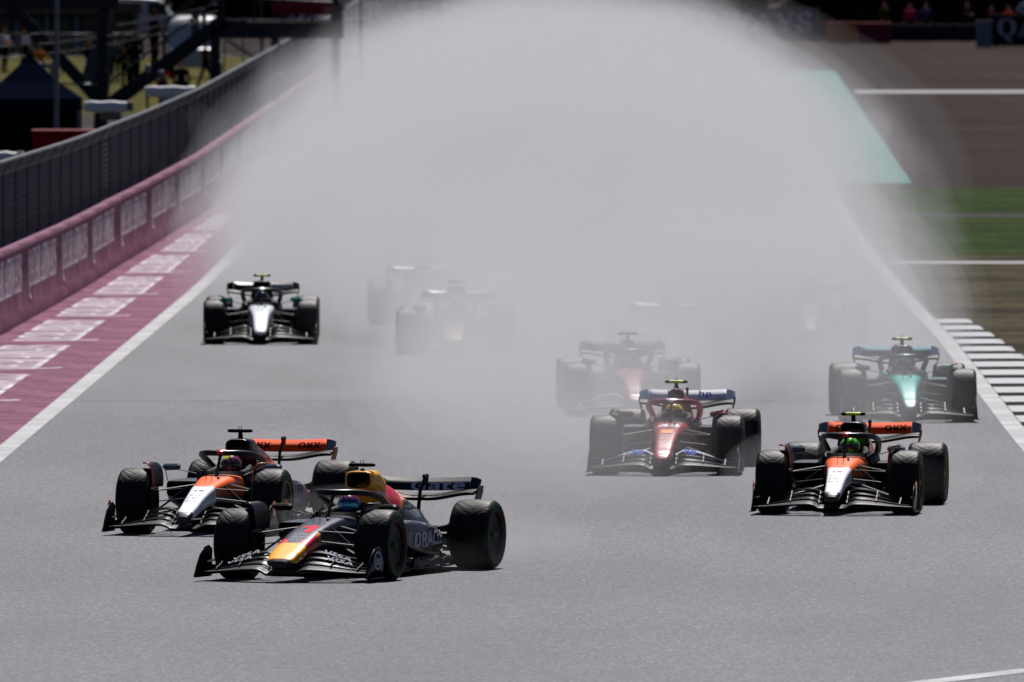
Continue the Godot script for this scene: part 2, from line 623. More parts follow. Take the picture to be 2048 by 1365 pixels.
func make_car(called: String, label: String, at: Vector3, turn: float, lv: Dictionary) -> Node3D:
	var t := thing(called, label, "racing car", at, turn, "open-wheel racing cars coming down the wet straight")
	var carbon: Material = mats["carbon"]
	var gloss: Material = lv.body
	# --- nose and survival cell
	var mb := MB.new()
	var wide: float = lv.get("nose_wide", 1.0)
	var nsec := []
	for q in NOSE:
		nsec.append([q[0], q[1], q[2], q[3] * lerpf(1.0, wide, smoothstep(-0.7, 0.9, q[0])), q[4], q[5], q[6]])
	loft(mb, nsec, 84, 56, 3, func(p, _r, _k): return lv.nose.call(p))
	var nose := obj("nose", mb.mesh(), mats["livery"], t)
	var marks := MB.new()
	for m in lv.nose_text:
		# [text, z, height along z, width, colour, bold]
		marks.tint = m[4]
		text_mesh(marks, m[0], func(u, v): 
			var z: float = m[1] - (v - 0.5) * m[2]
			var x: float = (u - 0.5) * m[3]
			return Vector3(x, top_y(nsec, x, z) + 0.004, z), "Droid Sans", m[5], 2)
	if marks.v.size():
		obj("nose_lettering", marks.mesh(), mats["print"], nose)
	for sgn in [-1.0, 1.0]:
		obj("cockpit_side", shared("cockpit_side%d" % sgn, func(m):
			loft(m, [[-0.9, 0.255 * sgn, 0.47, 0.055, 0.19, 0.3, 3.0], [-1.1, 0.285 * sgn, 0.47, 0.075, 0.215, 0.33, 3.0], [-1.5, 0.285 * sgn, 0.48, 0.08, 0.225, 0.33, 3.0], [-1.9, 0.22 * sgn, 0.5, 0.09, 0.2, 0.3, 3.0]], 16, 24)), lv.side, t)
	obj("headrest", shared("headrest", func(m):
		m.tube([Vector3(0.2, 0.66, -1.02), Vector3(0.21, 0.685, -1.3), Vector3(0.17, 0.72, -1.58), Vector3(0, 0.75, -1.7), Vector3(-0.17, 0.72, -1.58), Vector3(-0.21, 0.685, -1.3), Vector3(-0.2, 0.66, -1.02)], 0.05, 0.045, 12)), lv.headrest, t)
	obj("cockpit_floor", shared("cockpit_floor", func(m):
		m.box(Vector3(0, 0.16, -1.4), Vector3(0.5, 0.1, 1.0))
		m.box(Vector3(0, 0.4, -1.84), Vector3(0.5, 0.55, 0.06))), carbon, t)
	obj("steering_wheel", shared("steering_wheel", func(m):
		m.box(Vector3(0, 0.6, -0.99), Vector3(0.17, 0.11, 0.04), Basis(Vector3.RIGHT, -0.4), 0.015)
		for sgn in [-1.0, 1.0]:
			m.tube([Vector3(0.08 * sgn, 0.655, -1.0), Vector3(0.135 * sgn, 0.65, -1.0), Vector3(0.14 * sgn, 0.57, -0.97), Vector3(0.08 * sgn, 0.545, -0.96)], 0.016)), mats["black"], t)
	obj("windscreen", shared("windscreen", func(m):
		var rows := []
		for k in 9:
			var a := lerpf(-1.0, 1.0, k / 8.0)
			rows.append(PackedVector3Array([Vector3(0.24 * a, 0.645, -0.88 + 0.12 * (1.0 - a * a)), Vector3(0.25 * a, 0.705, -0.94 + 0.11 * (1.0 - a * a))]))
		m.grid(rows)), mats["black"], t)
	obj("halo", shared("halo", func(m):
		var path := []
		for q in [[0.30, 0.7, -1.8], [0.325, 0.78, -1.64], [0.335, 0.85, -1.42], [0.3, 0.898, -1.14], [0.2, 0.918, -0.93], [0.09, 0.92, -0.84], [0, 0.92, -0.82]]:
			path.append(Vector3(q[0], q[1], q[2]))
		for q in 6:
			path.append(Vector3(-path[5 - q].x, path[5 - q].y, path[5 - q].z))
		var cv := Curve3D.new()
		for k in path.size():
			var d: Vector3 = (path[mini(k + 1, path.size() - 1)] - path[maxi(k - 1, 0)]) / 6.0
			cv.add_point(path[k], -d, d)
		cv.bake_interval = 0.05
		var pts := Array(cv.get_baked_points())
		m.tube(pts, 0.04, 0.034, 12)
		m.tube([Vector3(0, 0.915, -0.83), Vector3(0, 0.85, -0.77), Vector3(0, 0.76, -0.69), Vector3(0, 0.64, -0.6)], [0.024, 0.017, 0.016, 0.022], [0.03, 0.032, 0.034, 0.05], 12)), lv.halo, t)
	if lv.has("halo_tip"):
		obj("halo_badge", shared("halo_badge", func(m):
			loft(m, [[-0.775, 0, 0.924, 0.03, 0.02, 0.02, 2.4], [-0.83, 0, 0.928, 0.09, 0.034, 0.03, 2.4], [-0.9, 0, 0.93, 0.1, 0.034, 0.02, 2.4]], 5, 18)), lv.halo_tip, t)
	# --- airbox and engine cover
	mb = MB.new()
	var air: Array = lv.get("air", [0.155, 0.095, 3.2])
	var dark := Color(0.004, 0.004, 0.004)
	var rows := []
	for q in [[-2.0, 0.5], [-1.8, 0.76], [-1.705, 0.8], [-1.69, 0.9], [-1.72, 0.99], [-1.8, 1.04], [-1.95, 1.06], [-2.2, 0.98]]:
		rows.append(ring_pts(0, 0.965 + lv.get("air_up", 0.0) - (0.09 if q[0] < -2.1 else 0.0), q[0], air[0] * q[1], air[1] * q[1], air[2], 36))
	mb.grid(rows, true, 1, func(p, r, _k): return dark if r < 3 else lv.air_col.call(p))
	obj("airbox", mb.mesh(), mats["livery"], t)
	mb = MB.new()
	loft(mb, COVER, 80, 64, 3, func(p, _r, _k): return lv.cover.call(p))
	var cov := obj("engine_cover", mb.mesh(), mats["livery"], t)
	if lv.has("cover_text"):
		var q: Array = lv.cover_text
		mb = MB.new()
		mb.tint = q[1]
		for sgn in [1.0, -1.0]:
			text_mesh(mb, q[0], func(u, v):
				var z: float = lerpf(q[2], q[3], u if sgn > 0 else 1.0 - u)
				var y: float = lerpf(q[4], q[5], v)
				return Vector3(side_x(COVER, y, z, sgn) + sgn * 0.006, y, z), q[6], true, 2)
		obj("cover_lettering", mb.mesh(), mats["print"], cov)
	# --- camera pod
	obj("camera_stalk", shared("camera_stalk", func(m): m.tube([Vector3(0, 1.02, -1.86), Vector3(0, 1.15, -1.84)], [0.035, 0.022], [0.06, 0.04], 10)), mats["black"], t)
	var lift: float = lv.get("air_up", 0.0) * 0.6
	var pod := obj("camera_pod", shared("camera_pod", func(m):
		m.tube([Vector3(-0.09, 1.145, -1.83), Vector3(0.09, 1.145, -1.83)], 0.03, 0.022, 12)), lv.tcam, t)
	pod.position.y = lift + 0.01
	for sgn in [-1.0, 1.0]:
		obj("camera_lens", shared("camera_lens%d" % sgn, func(m): m.tube([Vector3(0.091 * sgn, 1.145, -1.83), Vector3(0.135 * sgn, 1.145, -1.83), Vector3(0.15 * sgn, 1.143, -1.83)], [0.03, 0.026, 0.014], [0.022, 0.02, 0.012], 12)), mats["black"], pod)
	obj("antenna", shared("antenna", func(m):
		for q in [-0.016, 0.014]:
			m.tube([Vector3(q, 1.16, -1.83), Vector3(q, 1.2, -1.84)], 0.004, null, 5)), mats["black"], pod)
	for q in [-0.05, 0.02]:
		obj("pitot_tube", shared("pitot%.2f" % q, func(m): m.tube([Vector3(q, 0.56, -0.28), Vector3(q, 0.735, -0.275), Vector3(q, 0.745, -0.26), Vector3(q, 0.745, -0.2)], 0.004, null, 5)), mats["black"], t)
	obj("nose_camera", shared("nosecam", func(m): m.box(Vector3(0.07, 0.645, -0.4), Vector3(0.03, 0.03, 0.05), Basis(), 0.008)), mats["metal"], t)
	# --- sidepods, floor
	for sgn in [-1.0, 1.0]:
		mb = MB.new()
		var secs := []
		for s in POD:
			secs.append([s[0], s[1] * sgn, s[2], s[3], s[4], s[5], s[6]])
		loft(mb, secs, 40, 40, 2, func(p, _r, _k): return lv.pod.call(p))
		var sp := obj("sidepod", mb.mesh(), mats["livery"], t)
		obj("air_inlet", shared("inlet%d" % sgn, func(m):
			var r := []
			for q in [[-1.3, 0.6], [-1.12, 0.9], [-1.078, 0.93], [-1.07, 0.99], [-1.082, 1.0]]:
				r.append(ring_pts(0.5 * sgn, 0.488, q[0], 0.215 * q[1], 0.092 * q[1], 6.0, 28))
			m.grid(r, true, 1)), mats["black"], sp)
		if lv.has("pod_text"):
			var q: Array = lv.pod_text
			mb = MB.new()
			mb.tint = q[1]
			text_mesh(mb, q[0], func(u, v):
				var z: float = lerpf(q[2], q[3], u if sgn > 0 else 1.0 - u)
				var y: float = lerpf(q[4], q[5], v)
				return Vector3(side_x(secs, y, z, sgn) + sgn * 0.007, y, z), q[6], true, 2)
			obj("pod_lettering", mb.mesh(), mats["print"], sp)
		# floor fences
		obj("floor_fence", shared("fence%d" % sgn, func(m):
			for k in 3:
				m.plate(PackedVector2Array([Vector2(0.72, 0.05), Vector2(0.75, 0.3 - 0.03 * k), Vector2(1.05, 0.26 - 0.02 * k), Vector2(1.3, 0.05)]), 0.01, Basis(Vector3(0.12 * sgn, 0, -1).normalized(), Vector3(0, 1, 0), Vector3(1, 0, 0.12 * sgn).normalized()), Vector3(sgn * (0.36 + 0.11 * k), 0, 0))), carbon, t)
		obj("mirror", shared("mirror%d" % sgn, func(m): m.box(Vector3(0.61 * sgn, 0.755, -0.9), Vector3(0.21, 0.072, 0.12), Basis(Vector3.UP, -0.15 * sgn), 0.022)), lv.mirror, t)
		obj("mirror_stay", shared("mirror_stay%d" % sgn, func(m):
			m.tube([Vector3(0.28 * sgn, 0.66, -0.97), Vector3(0.52 * sgn, 0.722, -0.9), Vector3(0.69 * sgn, 0.715, -0.9)], 0.008, 0.006, 6)
			m.tube([Vector3(0.69 * sgn, 0.72, -0.9), Vector3(0.68 * sgn, 0.58, -1.0), Vector3(0.6 * sgn, 0.57, -1.12)], 0.006, 0.005, 6)), carbon, t)
	obj("floor", shared("floor", func(m):
		var o := PackedVector2Array()
		var half := [[0.62, -0.2], [0.66, -0.34], [0.78, -0.55], [1.1, -0.68], [1.5, -0.74], [2.6, -0.76], [3.05, -0.68], [3.15, -0.56], [4.1, -0.52]]
		for q in half:
			o.append(Vector2(q[1], q[0]))
		for k in half.size():
			var q: Array = half[half.size() - 1 - k]
			o.append(Vector2(-q[1], q[0]))
		m.plate(o, 0.02, Basis(Vector3(1, 0, 0), Vector3(0, 0, -1), Vector3(0, 1, 0)), Vector3(0, 0.075, 0))
		m.box(Vector3(0, 0.045, -2.2), Vector3(0.3, 0.035, 3.0))
		for sgn in [-1.0, 1.0]:
			var line := []
			for k in 12:
				line.append(Vector3(sgn * (0.755 + 0.01 * sin(k * 1.1)), 0.13 + 0.02 * sin(k * 2.1), -1.3 - 0.13 * k))
			m.tube(line, 0.012, 0.05, 6)), carbon, t)
	obj("diffuser", shared("diffuser", func(m):
		for k in 7:
			m.plate(PackedVector2Array([Vector2(3.6, 0.06), Vector2(4.2, 0.1), Vector2(4.2, 0.33), Vector2(3.7, 0.14)]), 0.01, Basis(Vector3(0, 0, -1), Vector3(0, 1, 0), Vector3(1, 0, 0)), Vector3(-0.48 + 0.16 * k, 0, 0))
		m.box(Vector3(0, 0.235, -3.97), Vector3(1.0, 0.015, 0.62), Basis(Vector3.RIGHT, 0.38))
		m.tube([Vector3(0, 0.3, -3.6), Vector3(0, 0.31, -4.35)], [0.09, 0.06], null, 10)), carbon, t)
	# --- front wing
	var fw := obj("front_wing", shared("wing_main", func(m):
		for sgn in [-1.0, 1.0]:
			wing_element(m, 0, sgn)), carbon, t)
	for j in [1, 2, 3]:
		for sgn in [-1.0, 1.0]:
			obj("wing_flap", shared("flap%d%d" % [j, sgn], func(m): wing_element(m, j, sgn)), lv.flaps[j - 1], fw)
	for sgn in [-1.0, 1.0]:
		var ep := obj("wing_endplate", shared("endplate%d" % sgn, func(m):
			var rr := []
			for q in [[1.06, 0.05, 0.09], [1.0, 0.045, 0.17], [0.88, 0.045, 0.29], [0.74, 0.045, 0.365], [0.58, 0.05, 0.385], [0.46, 0.06, 0.34]]:
				rr.append(PackedVector3Array([Vector3(0.97 * sgn, q[1], q[0]), Vector3(0.985 * sgn, lerpf(q[1], q[2], 0.5), q[0]), Vector3(0.975 * sgn, q[2], q[0]), Vector3(0.966 * sgn, q[2], q[0]), Vector3(0.972 * sgn, lerpf(q[1], q[2], 0.5), q[0]), Vector3(0.955 * sgn, q[1] + 0.012, q[0])]))
			m.grid(rr, true, 3)
			m.box(Vector3(0.985 * sgn, 0.05, 0.75), Vector3(0.05, 0.01, 0.5))
			m.tube([Vector3(0.95 * sgn, 0.2, 0.72), Vector3(0.93 * sgn, 0.22, 0.55)], 0.03, 0.01, 8)), lv.endplate, fw)
		if lv.has("plate_panel"):
			obj("endplate_panel", shared("plate_panel%d" % sgn, func(m):
				m.plate(PackedVector2Array([Vector2(0.6, 0.24), Vector2(0.6, 0.4), Vector2(0.68, 0.41), Vector2(0.73, 0.37), Vector2(0.73, 0.24)]), 0.006, Basis(Vector3(0, 0, 1), Vector3(0, 1, 0), Vector3(1, 0, 0)), Vector3(0.99 * sgn, 0, 0))), lv.plate_panel, ep)
		if lv.has("plate_text"):
			mb = MB.new()
			mb.tint = lin("c8ccd2")
			text_mesh(mb, lv.plate_text, func(u, v): return Vector3(0.992 * sgn, lerpf(0.195, 0.275, v), 0.68 - (lerpf(-0.085, 0.085, u) * sgn)), "Droid Sans", true, 0)
			var ring := []
			for k in 29:
				var w := TAU * k / 28.0
				ring.append(PackedVector3Array([Vector3(0.992 * sgn, 0.235 + 0.085 * sin(w), 0.68 + 0.115 * cos(w)), Vector3(0.992 * sgn, 0.235 + 0.1 * sin(w), 0.68 + 0.133 * cos(w))]))
			mb.grid(ring)
			obj("endplate_lettering", mb.mesh(), mats["print"], ep)
		obj("flap_bracket", shared("bracket%d" % sgn, func(m):
			for x in [0.17, 0.52, 0.8]:
				for f in [0.38, 0.61, 0.82]:
					m.box(wing_point(x * sgn, f) + Vector3(0, 0.018, 0), Vector3(0.012, 0.035, 0.07), Basis(Vector3.RIGHT, 0.5))), carbon, fw)
	if lv.has("wing_text"):
		mb = MB.new()
		for q in lv.wing_text:
			# [text, x0, x1, f0, f1, colour]
			mb.tint = q[5]
			text_mesh(mb, q[0], func(u, v):
				var p := wing_point(lerpf(q[1], q[2], u), lerpf(q[3], q[4], v))
				return p + Vector3(0, 0.022, 0.012), "Droid Sans", true, 2)
		obj("wing_lettering", mb.mesh(), mats["print"], fw)
	# --- suspension
	for sgn in [-1.0, 1.0]:
		for q in [[0.19, 0.535, 0.3, 0.62, 0.5, 0.03, 0.035, 0.009], [0.225, 0.56, -0.42, 0.62, 0.5, -0.05, 0.035, 0.009], [0.165, 0.33, 0.34, 0.63, 0.21, 0.03, 0.03, 0.01], [0.22, 0.33, -0.5, 0.63, 0.21, -0.04, 0.03, 0.01], [0.21, 0.55, -0.12, 0.62, 0.24, 0.0, 0.017, 0.017], [0.18, 0.42, 0.2, 0.62, 0.37, 0.12, 0.025, 0.009]]:
			obj("suspension_arm", shared("arm%.2f%.2f%d" % [q[0], q[2], sgn], func(m):
				m.tube([Vector3(q[0] * sgn, q[1], q[2]), Vector3(lerpf(q[0], q[3], 0.5) * sgn, lerpf(q[1], q[4], 0.5), lerpf(q[2], q[5], 0.5)), Vector3(q[3] * sgn, q[4], q[5])], q[6] * 0.8, q[7] * 0.75, 10)), carbon, t)
		for q in [[0.16, 0.42, -3.45, 0.52, 0.5, -3.6, 0.035, 0.01], [0.14, 0.25, -3.3, 0.53, 0.2, -3.58, 0.035, 0.01], [0.12, 0.28, -3.9, 0.53, 0.2, -3.66, 0.035, 0.01], [0.1, 0.35, -3.6, 0.53, 0.36, -3.6, 0.03, 0.03]]:
			obj("suspension_arm", shared("rarm%.2f%.2f%d" % [q[0], q[2], sgn], func(m):
				m.tube([Vector3(q[0] * sgn, q[1], q[2]), Vector3(q[3] * sgn, q[4], q[5])], q[6], q[7], 10)), carbon, t)
		obj("brake_duct", shared("duct%d" % sgn, func(m): m.box(Vector3(0.605 * sgn, 0.4, 0.08), Vector3(0.06, 0.3, 0.34), Basis(), 0.02)), carbon, t)
		obj("brake_duct", shared("rduct%d" % sgn, func(m): m.box(Vector3(0.515 * sgn, 0.36, -3.5), Vector3(0.05, 0.3, 0.34), Basis(), 0.02)), carbon, t)
		var line := []
		var za := []
		var zb := []
		for q in [[0.73, 0.825, 0.02, -0.2], [0.69, 0.828, 0.06, -0.3], [0.65, 0.81, 0.09, -0.36], [0.622, 0.77, 0.1, -0.4], [0.606, 0.7, 0.11, -0.42], [0.6, 0.62, 0.1, -0.42], [0.6, 0.54, 0.08, -0.4]]:
			line.append(Vector2(q[0] * sgn, q[1]))
			za.append(q[2])
			zb.append(q[3])
		obj("wheel_deflector", shared("deflector%d" % sgn, func(m): swept(m, line, za, zb, 0.012)), mats["gloss_black"], t)
		obj("deflector_edge", shared("defledge%d" % sgn, func(m):
			var pts := []
			for k in line.size():
				pts.append(Vector3(line[k].x, line[k].y, za[k] + 0.004))
			m.tube(pts, 0.011, null, 8)), lv.deflector, t)
		make_wheel(t, lv, 0.812 * sgn, 0.0, 0.19, "front")
		make_wheel(t, lv, 0.765 * sgn, -3.6, 0.236, "rear")
	# --- rear wing
	var rw := obj("rear_wing", shared("rear_main", func(m):
		var r := []
		for k in 21:
			var u := -1.0 + k / 10.0
			var x := 0.62 * u
			var y := 0.755 + 0.065 * smoothstep(0.15, 0.95, absf(u))
			var row := PackedVector3Array()
			for q in [[0.0, 0.0], [0.08, 0.022], [0.4, 0.03], [0.8, 0.055], [1.0, 0.075], [0.98, 0.066], [0.7, 0.02], [0.3, -0.025], [0.07, -0.02]]:
				row.append(Vector3(x, y + q[1] * 0.8, -3.88 - 0.24 * q[0]))
			r.append(row)
		m.grid(r, true, 3)), carbon, t)
	obj("rear_flap", shared("rear_flap", func(m):
		var r := []
		for k in 15:
			var u := -1.0 + k / 7.0
			var row := PackedVector3Array()
			for q in [[0.0, 0.0], [0.1, 0.01], [0.5, 0.0], [1.0, 0.004], [1.0, -0.004], [0.5, -0.016], [0.1, -0.01]]:
				row.append(flap_point(u, q[0]) + Vector3(0, q[1] * 0.8, q[1] * 0.5))
			r.append(row)
		m.grid(r, true, 3)), lv.rear_flap, rw)
	if lv.has("rear_text"):
		for q in lv.rear_text:
			# [text, u0, u1, v0, v1, colour, font]
			mb = MB.new()
			mb.tint = q[5]
			text_mesh(mb, q[0], func(u, v): return flap_point(lerpf(q[1], q[2], u), lerpf(q[3], q[4], v)) + Vector3(0, 0.012, 0.014), "Droid Sans", true, 1)
			obj("rear_wing_lettering", mb.mesh(), mats["print"], rw)
	for sgn in [-1.0, 1.0]:
		var ln := []
		var a := []
		var b := []
		for q in [[0.515, 0.945, -4.06, -4.24], [0.565, 0.93, -4.0, -4.26], [0.605, 0.9, -3.92, -4.28], [0.638, 0.9, -4.04, -4.22], [0.632, 0.83, -4.0, -4.22], [0.605, 0.73, -4.0, -4.22], [0.565, 0.62, -4.02, -4.22], [0.535, 0.52, -4.02, -4.22], [0.51, 0.38, -3.98, -4.22], [0.505, 0.2, -3.9, -4.18]]:
			ln.append(Vector2(q[0] * sgn, q[1]))
			a.append(q[2])
			b.append(q[3])
		obj("rear_tip", shared("rear_tip%d" % sgn, func(m):
			var r := []
			for k in 6:
				var u := k / 5.0
				var x: float = lerpf(0.522, 0.64, u) * sgn
				r.append(PackedVector3Array([Vector3(x, lerpf(0.856, 0.84, u), -4.08 + 0.02 * u), Vector3(x, lerpf(0.92, 0.89, u), -4.12 + 0.02 * u), Vector3(x, lerpf(0.994, 0.965, u * u), -4.165)]))
			m.grid(r)), lv.tip, rw)
		obj("rear_endplate", shared("rear_end%d" % sgn, func(m): swept(m, ln.slice(3), a.slice(3), b.slice(3), 0.013)), lv.rear_end, rw)
	obj("flap_actuator", shared("actuator", func(m):
		m.box(Vector3(0, 1.0, -4.12), Vector3(0.035, 0.05, 0.16), Basis(), 0.012)
		m.tube([Vector3(0, 0.99, -4.1), Vector3(0, 0.84, -3.92), Vector3(0, 0.64, -3.86), Vector3(0, 0.44, -3.95)], [0.014, 0.016, 0.018, 0.02], [0.03, 0.04, 0.05, 0.06], 8)), carbon, rw)
	obj("beam_wing", shared("beam", func(m): m.box(Vector3(0, 0.42, -4.12), Vector3(1.0, 0.012, 0.2), Basis(Vector3.RIGHT, -0.35), 0.004)), carbon, rw)
	return t

func flap_point(u: float, v: float) -> Vector3:
	return Vector3(0.52 * u, 0.842 + 0.014 * u * u + 0.138 * v, -4.08 - 0.085 * pow(maxf(v, 0.0), 1.3))

# --- a driver seated in a car: body in one mesh, helmet as clothing
func make_driver(car: Node3D, label: String, suit: Color, helmet: Callable) -> void:
	var t := thing("person", label, "person", car.position, car.rotation_degrees.y, "drivers seated in the racing cars")
	var key := "driver"
	if not cache.has(key):
		var b := []
		var cl := Color(1, 1, 1)
		b.append([Vector3(0, 0.32, -1.45), Vector3(0, 0.5, -1.48), 0.13, 0.15, cl])
		b.append([Vector3(-0.13, 0.56, -1.47), Vector3(0.13, 0.56, -1.47), 0.07, 0.07, cl])
		b.append([Vector3(0, 0.56, -1.45), Vector3(0, 0.68, -1.4), 0.06, 0.06, cl])
		b.append([Vector3(0, 0.72, -1.38), Vector3(0, 0.76, -1.37), 0.09, 0.085, cl])
		for q in [-1.0, 1.0]:
			b.append([Vector3(0.17 * q, 0.54, -1.45), Vector3(0.2 * q, 0.42, -1.22), 0.055, 0.045, cl])
			b.append([Vector3(0.2 * q, 0.42, -1.22), Vector3(0.13 * q, 0.58, -1.02), 0.042, 0.032, cl])
			b.append([Vector3(0.13 * q, 0.585, -1.01), Vector3(0.135 * q, 0.62, -0.99), 0.034, 0.034, cl])
			b.append([Vector3(0.1 * q, 0.27, -1.4), Vector3(0.12 * q, 0.4, -1.0), 0.085, 0.065, cl])
			b.append([Vector3(0.12 * q, 0.4, -1.0), Vector3(0.1 * q, 0.3, -0.97), 0.06, 0.045, cl])
		var m := MB.new()
		nets(m, b, 0.02, 0.03)
		for q in [-1.0, 1.0]:
			for k in 4:
				m.tint = Color(0.15, 0.15, 0.15)
				var y := 0.575 + 0.019 * k
				m.tube([Vector3(0.15 * q, y, -1.03), Vector3(0.162 * q, y, -1.0), Vector3(0.15 * q, y, -0.972), Vector3(0.125 * q, y, -0.97)], [0.009, 0.009, 0.009, 0.008], null, 6)
			m.tube([Vector3(0.125 * q, 0.61, -1.035), Vector3(0.1 * q, 0.635, -1.03), Vector3(0.085 * q, 0.645, -1.01)], [0.011, 0.01, 0.009], null, 6)
		cache[key] = m.mesh()
	obj("body", cache[key], paint("suit%s" % suit.to_html(), suit, 0.8, 0, 0, true), t)
	# helmet: rows from the neck up; z of the front bulges at the chin bar
	var mb := MB.new()
	var rows := []
	var n := 48
	for r in 29:
		var v := r / 28.0
		var lat := lerpf(-1.15, PI / 2 - 0.01, v)
		var row := PackedVector3Array()
		for k in n:
			var a := TAU * k / n
			var p := Vector3(sin(a) * cos(lat), sin(lat), cos(a) * cos(lat))
			var q := Vector3(p.x * 0.125, p.y * 0.128, p.z * 0.148)
			if p.z > 0.2 and p.y < -0.1:
				q.z += 0.022 * smoothstep(-0.1, -0.5, p.y) * p.z
			row.append(Vector3(0, 0.765, -1.37) + q)
		rows.append(row)
	mb.grid(rows, true, 1, func(p, r, k):
		var a: float = TAU * k / n
		if a > PI:
			a -= TAU
		return helmet.call(r / 28.0, a))
	var h := obj("helmet", mb.mesh(), mats["helmet"], t)
	obj("visor", shared("visor", func(m):
		var rr := []
		for r in 5:
			var lat := lerpf(-0.22, 0.26, r / 4.0)
			var row := PackedVector3Array()
			for k in 17:
				var a := lerpf(-1.15, 1.15, k / 16.0)
				row.append(Vector3(0, 0.765, -1.37) + Vector3(sin(a) * cos(lat) * 0.128, sin(lat) * 0.131, cos(a) * cos(lat) * 0.152))
			rr.append(row)
		m.grid(rr)), mats["visor_" + ("cyan" if label.contains("blue visor") else "dark")], h)

# ---------------------------------------------------------------- liveries
func base_livery(sd: float) -> Dictionary:
	var black := Color(0.012, 0.012, 0.014)
	var flat := func(_p): return black
	var c: Material = mats["carbon"]
	return {"seed": sd, "body": c, "side": c, "headrest": mats["black"], "halo": mats["gloss_black"], "nose": flat, "nose_text": [], "cover": flat, "air_col": flat, "pod": flat,
		"tcam": mats["black"], "mirror": c, "flaps": [mats["wet_carbon"], mats["wet_carbon"], mats["wet_carbon"]], "endplate": mats["wet_carbon"], "deflector": mats["gloss_black"], "rear_flap": mats["gloss_black"], "tip": mats["gloss_black"], "rear_end": mats["gloss_black"], "rim": mats["gloss_black"], "nut": mats["metal"]}

func solid(c: Color) -> Callable:
	return func(_p): return c

func make_materials() -> void:
	paint("rubber", Color(1, 1, 1), 0.52, 0, 0, true)
	mats["rubber"].metallic_specular = 0.24
	paint("carbon", Color("0b0b0d"), 0.45)
	paint("wet_carbon", Color("08080a"), 0.3)
	mats["wet_carbon"].metallic_specular = 0.2
	mats["carbon"].metallic_specular = 0.26
	paint("gloss_black", Color("0a0a0c"), 0.36)
	paint("black", Color("060607"), 0.6)
	paint("metal", Color("8a8a8c"), 0.35, 0.8)
	paint("livery", Color(1, 1, 1), 0.36, 0.0, 0.35, true)
	paint("print", Color(1, 1, 1), 0.75, 0.0, 0.0, true)
	paint("helmet", Color(1, 1, 1), 0.25, 0.0, 0.8, true)
	paint("visor_dark", Color("101216"), 0.08, 0.0, 1.0)
	paint("visor_cyan", Color("4fc3cf"), 0.12, 0.6, 1.0)
	paint("yellow_pod", Color("c8e020"), 0.45)
	paint("orange", Color("ff6a10"), 0.35, 0.0, 0.5)
	paint("navy", Color("0a0d1a"), 0.3)
	paint("white_paint", Color("e6e8ee"), 0.35, 0.0, 0.5)
	paint("red_paint", Color("8a0c1b"), 0.35, 0.0, 0.5)
	paint("teal_paint", Color("00877f"), 0.35, 0.0, 0.5)
	paint("silver_paint", Color("b9bdc2"), 0.3, 0.55, 0.5)
	paint("blue_grey", Color("2e4a63"), 0.35, 0.0, 0.5)

func bull_nose(p: Vector3) -> Color:
	var ax := absf(p.x)
	var top := p.y > 0.27 + 0.22 * (1.0 - p.z)
	var edge := 0.6 - 0.9 * maxf(ax - 0.09, 0.0)
	if p.z > 1.075 or (p.z > 0.95 and p.y < 0.215):
		return lin("0d1020")
	if top and ax < 0.16:
		if p.z > edge + 0.02 and not (ax > 0.1 and p.z < 0.72 and p.z < 0.55 + 1.6 * (ax - 0.08)):
			return lin("ffb00a")
		if p.z > 0.56 - 0.6 * ax and ax > 0.085:
			return lin("e5182e")
		return lin("22253a")
	if p.z > 0.66:
		return lin("ffaa05")
	if p.z > 0.3:
		return lin("d3122a")
	if p.z > 0.2 and p.y > 0.43:
		return lin("f0861a")
	return lin("0e1326")

func bull_cover(p: Vector3) -> Color:
	var navy := lin("0e1326")
	var jag := 0.13 * sin(p.y * 29.0) + 0.06 * sin(p.y * 67.0 + 1.0)
	var end := -3.0 + jag + 1.4 * maxf(0.0, 0.85 - p.y)
	if p.y < 0.62 + 0.03 * sin(p.z * 25.0):
		return lin("e8820c") if p.z > -2.15 and p.y > 0.5 else navy
	if p.z > -2.02 + 0.05 * sin(p.y * 9.0):
		return lin("ffab08")
	if p.z > end + 0.045:
		return lin("d8142c")
	if p.z > end - 0.02:
		return lin("ffa60c")
	return navy

func papaya_nose(p: Vector3) -> Color:
	if p.z > 0.97 - 0.25 * absf(p.x) * 2.0 + 0.06:
		return lin("26262a")
	var front := 0.02 + 0.35 * (0.2 - absf(p.x))
	if p.z > front:
		return lin("eef1f6") if p.y > 0.16 else lin("1a1a1d")
	if p.y > 0.44:
		return lin("ff6a14")
	return lin("121216")

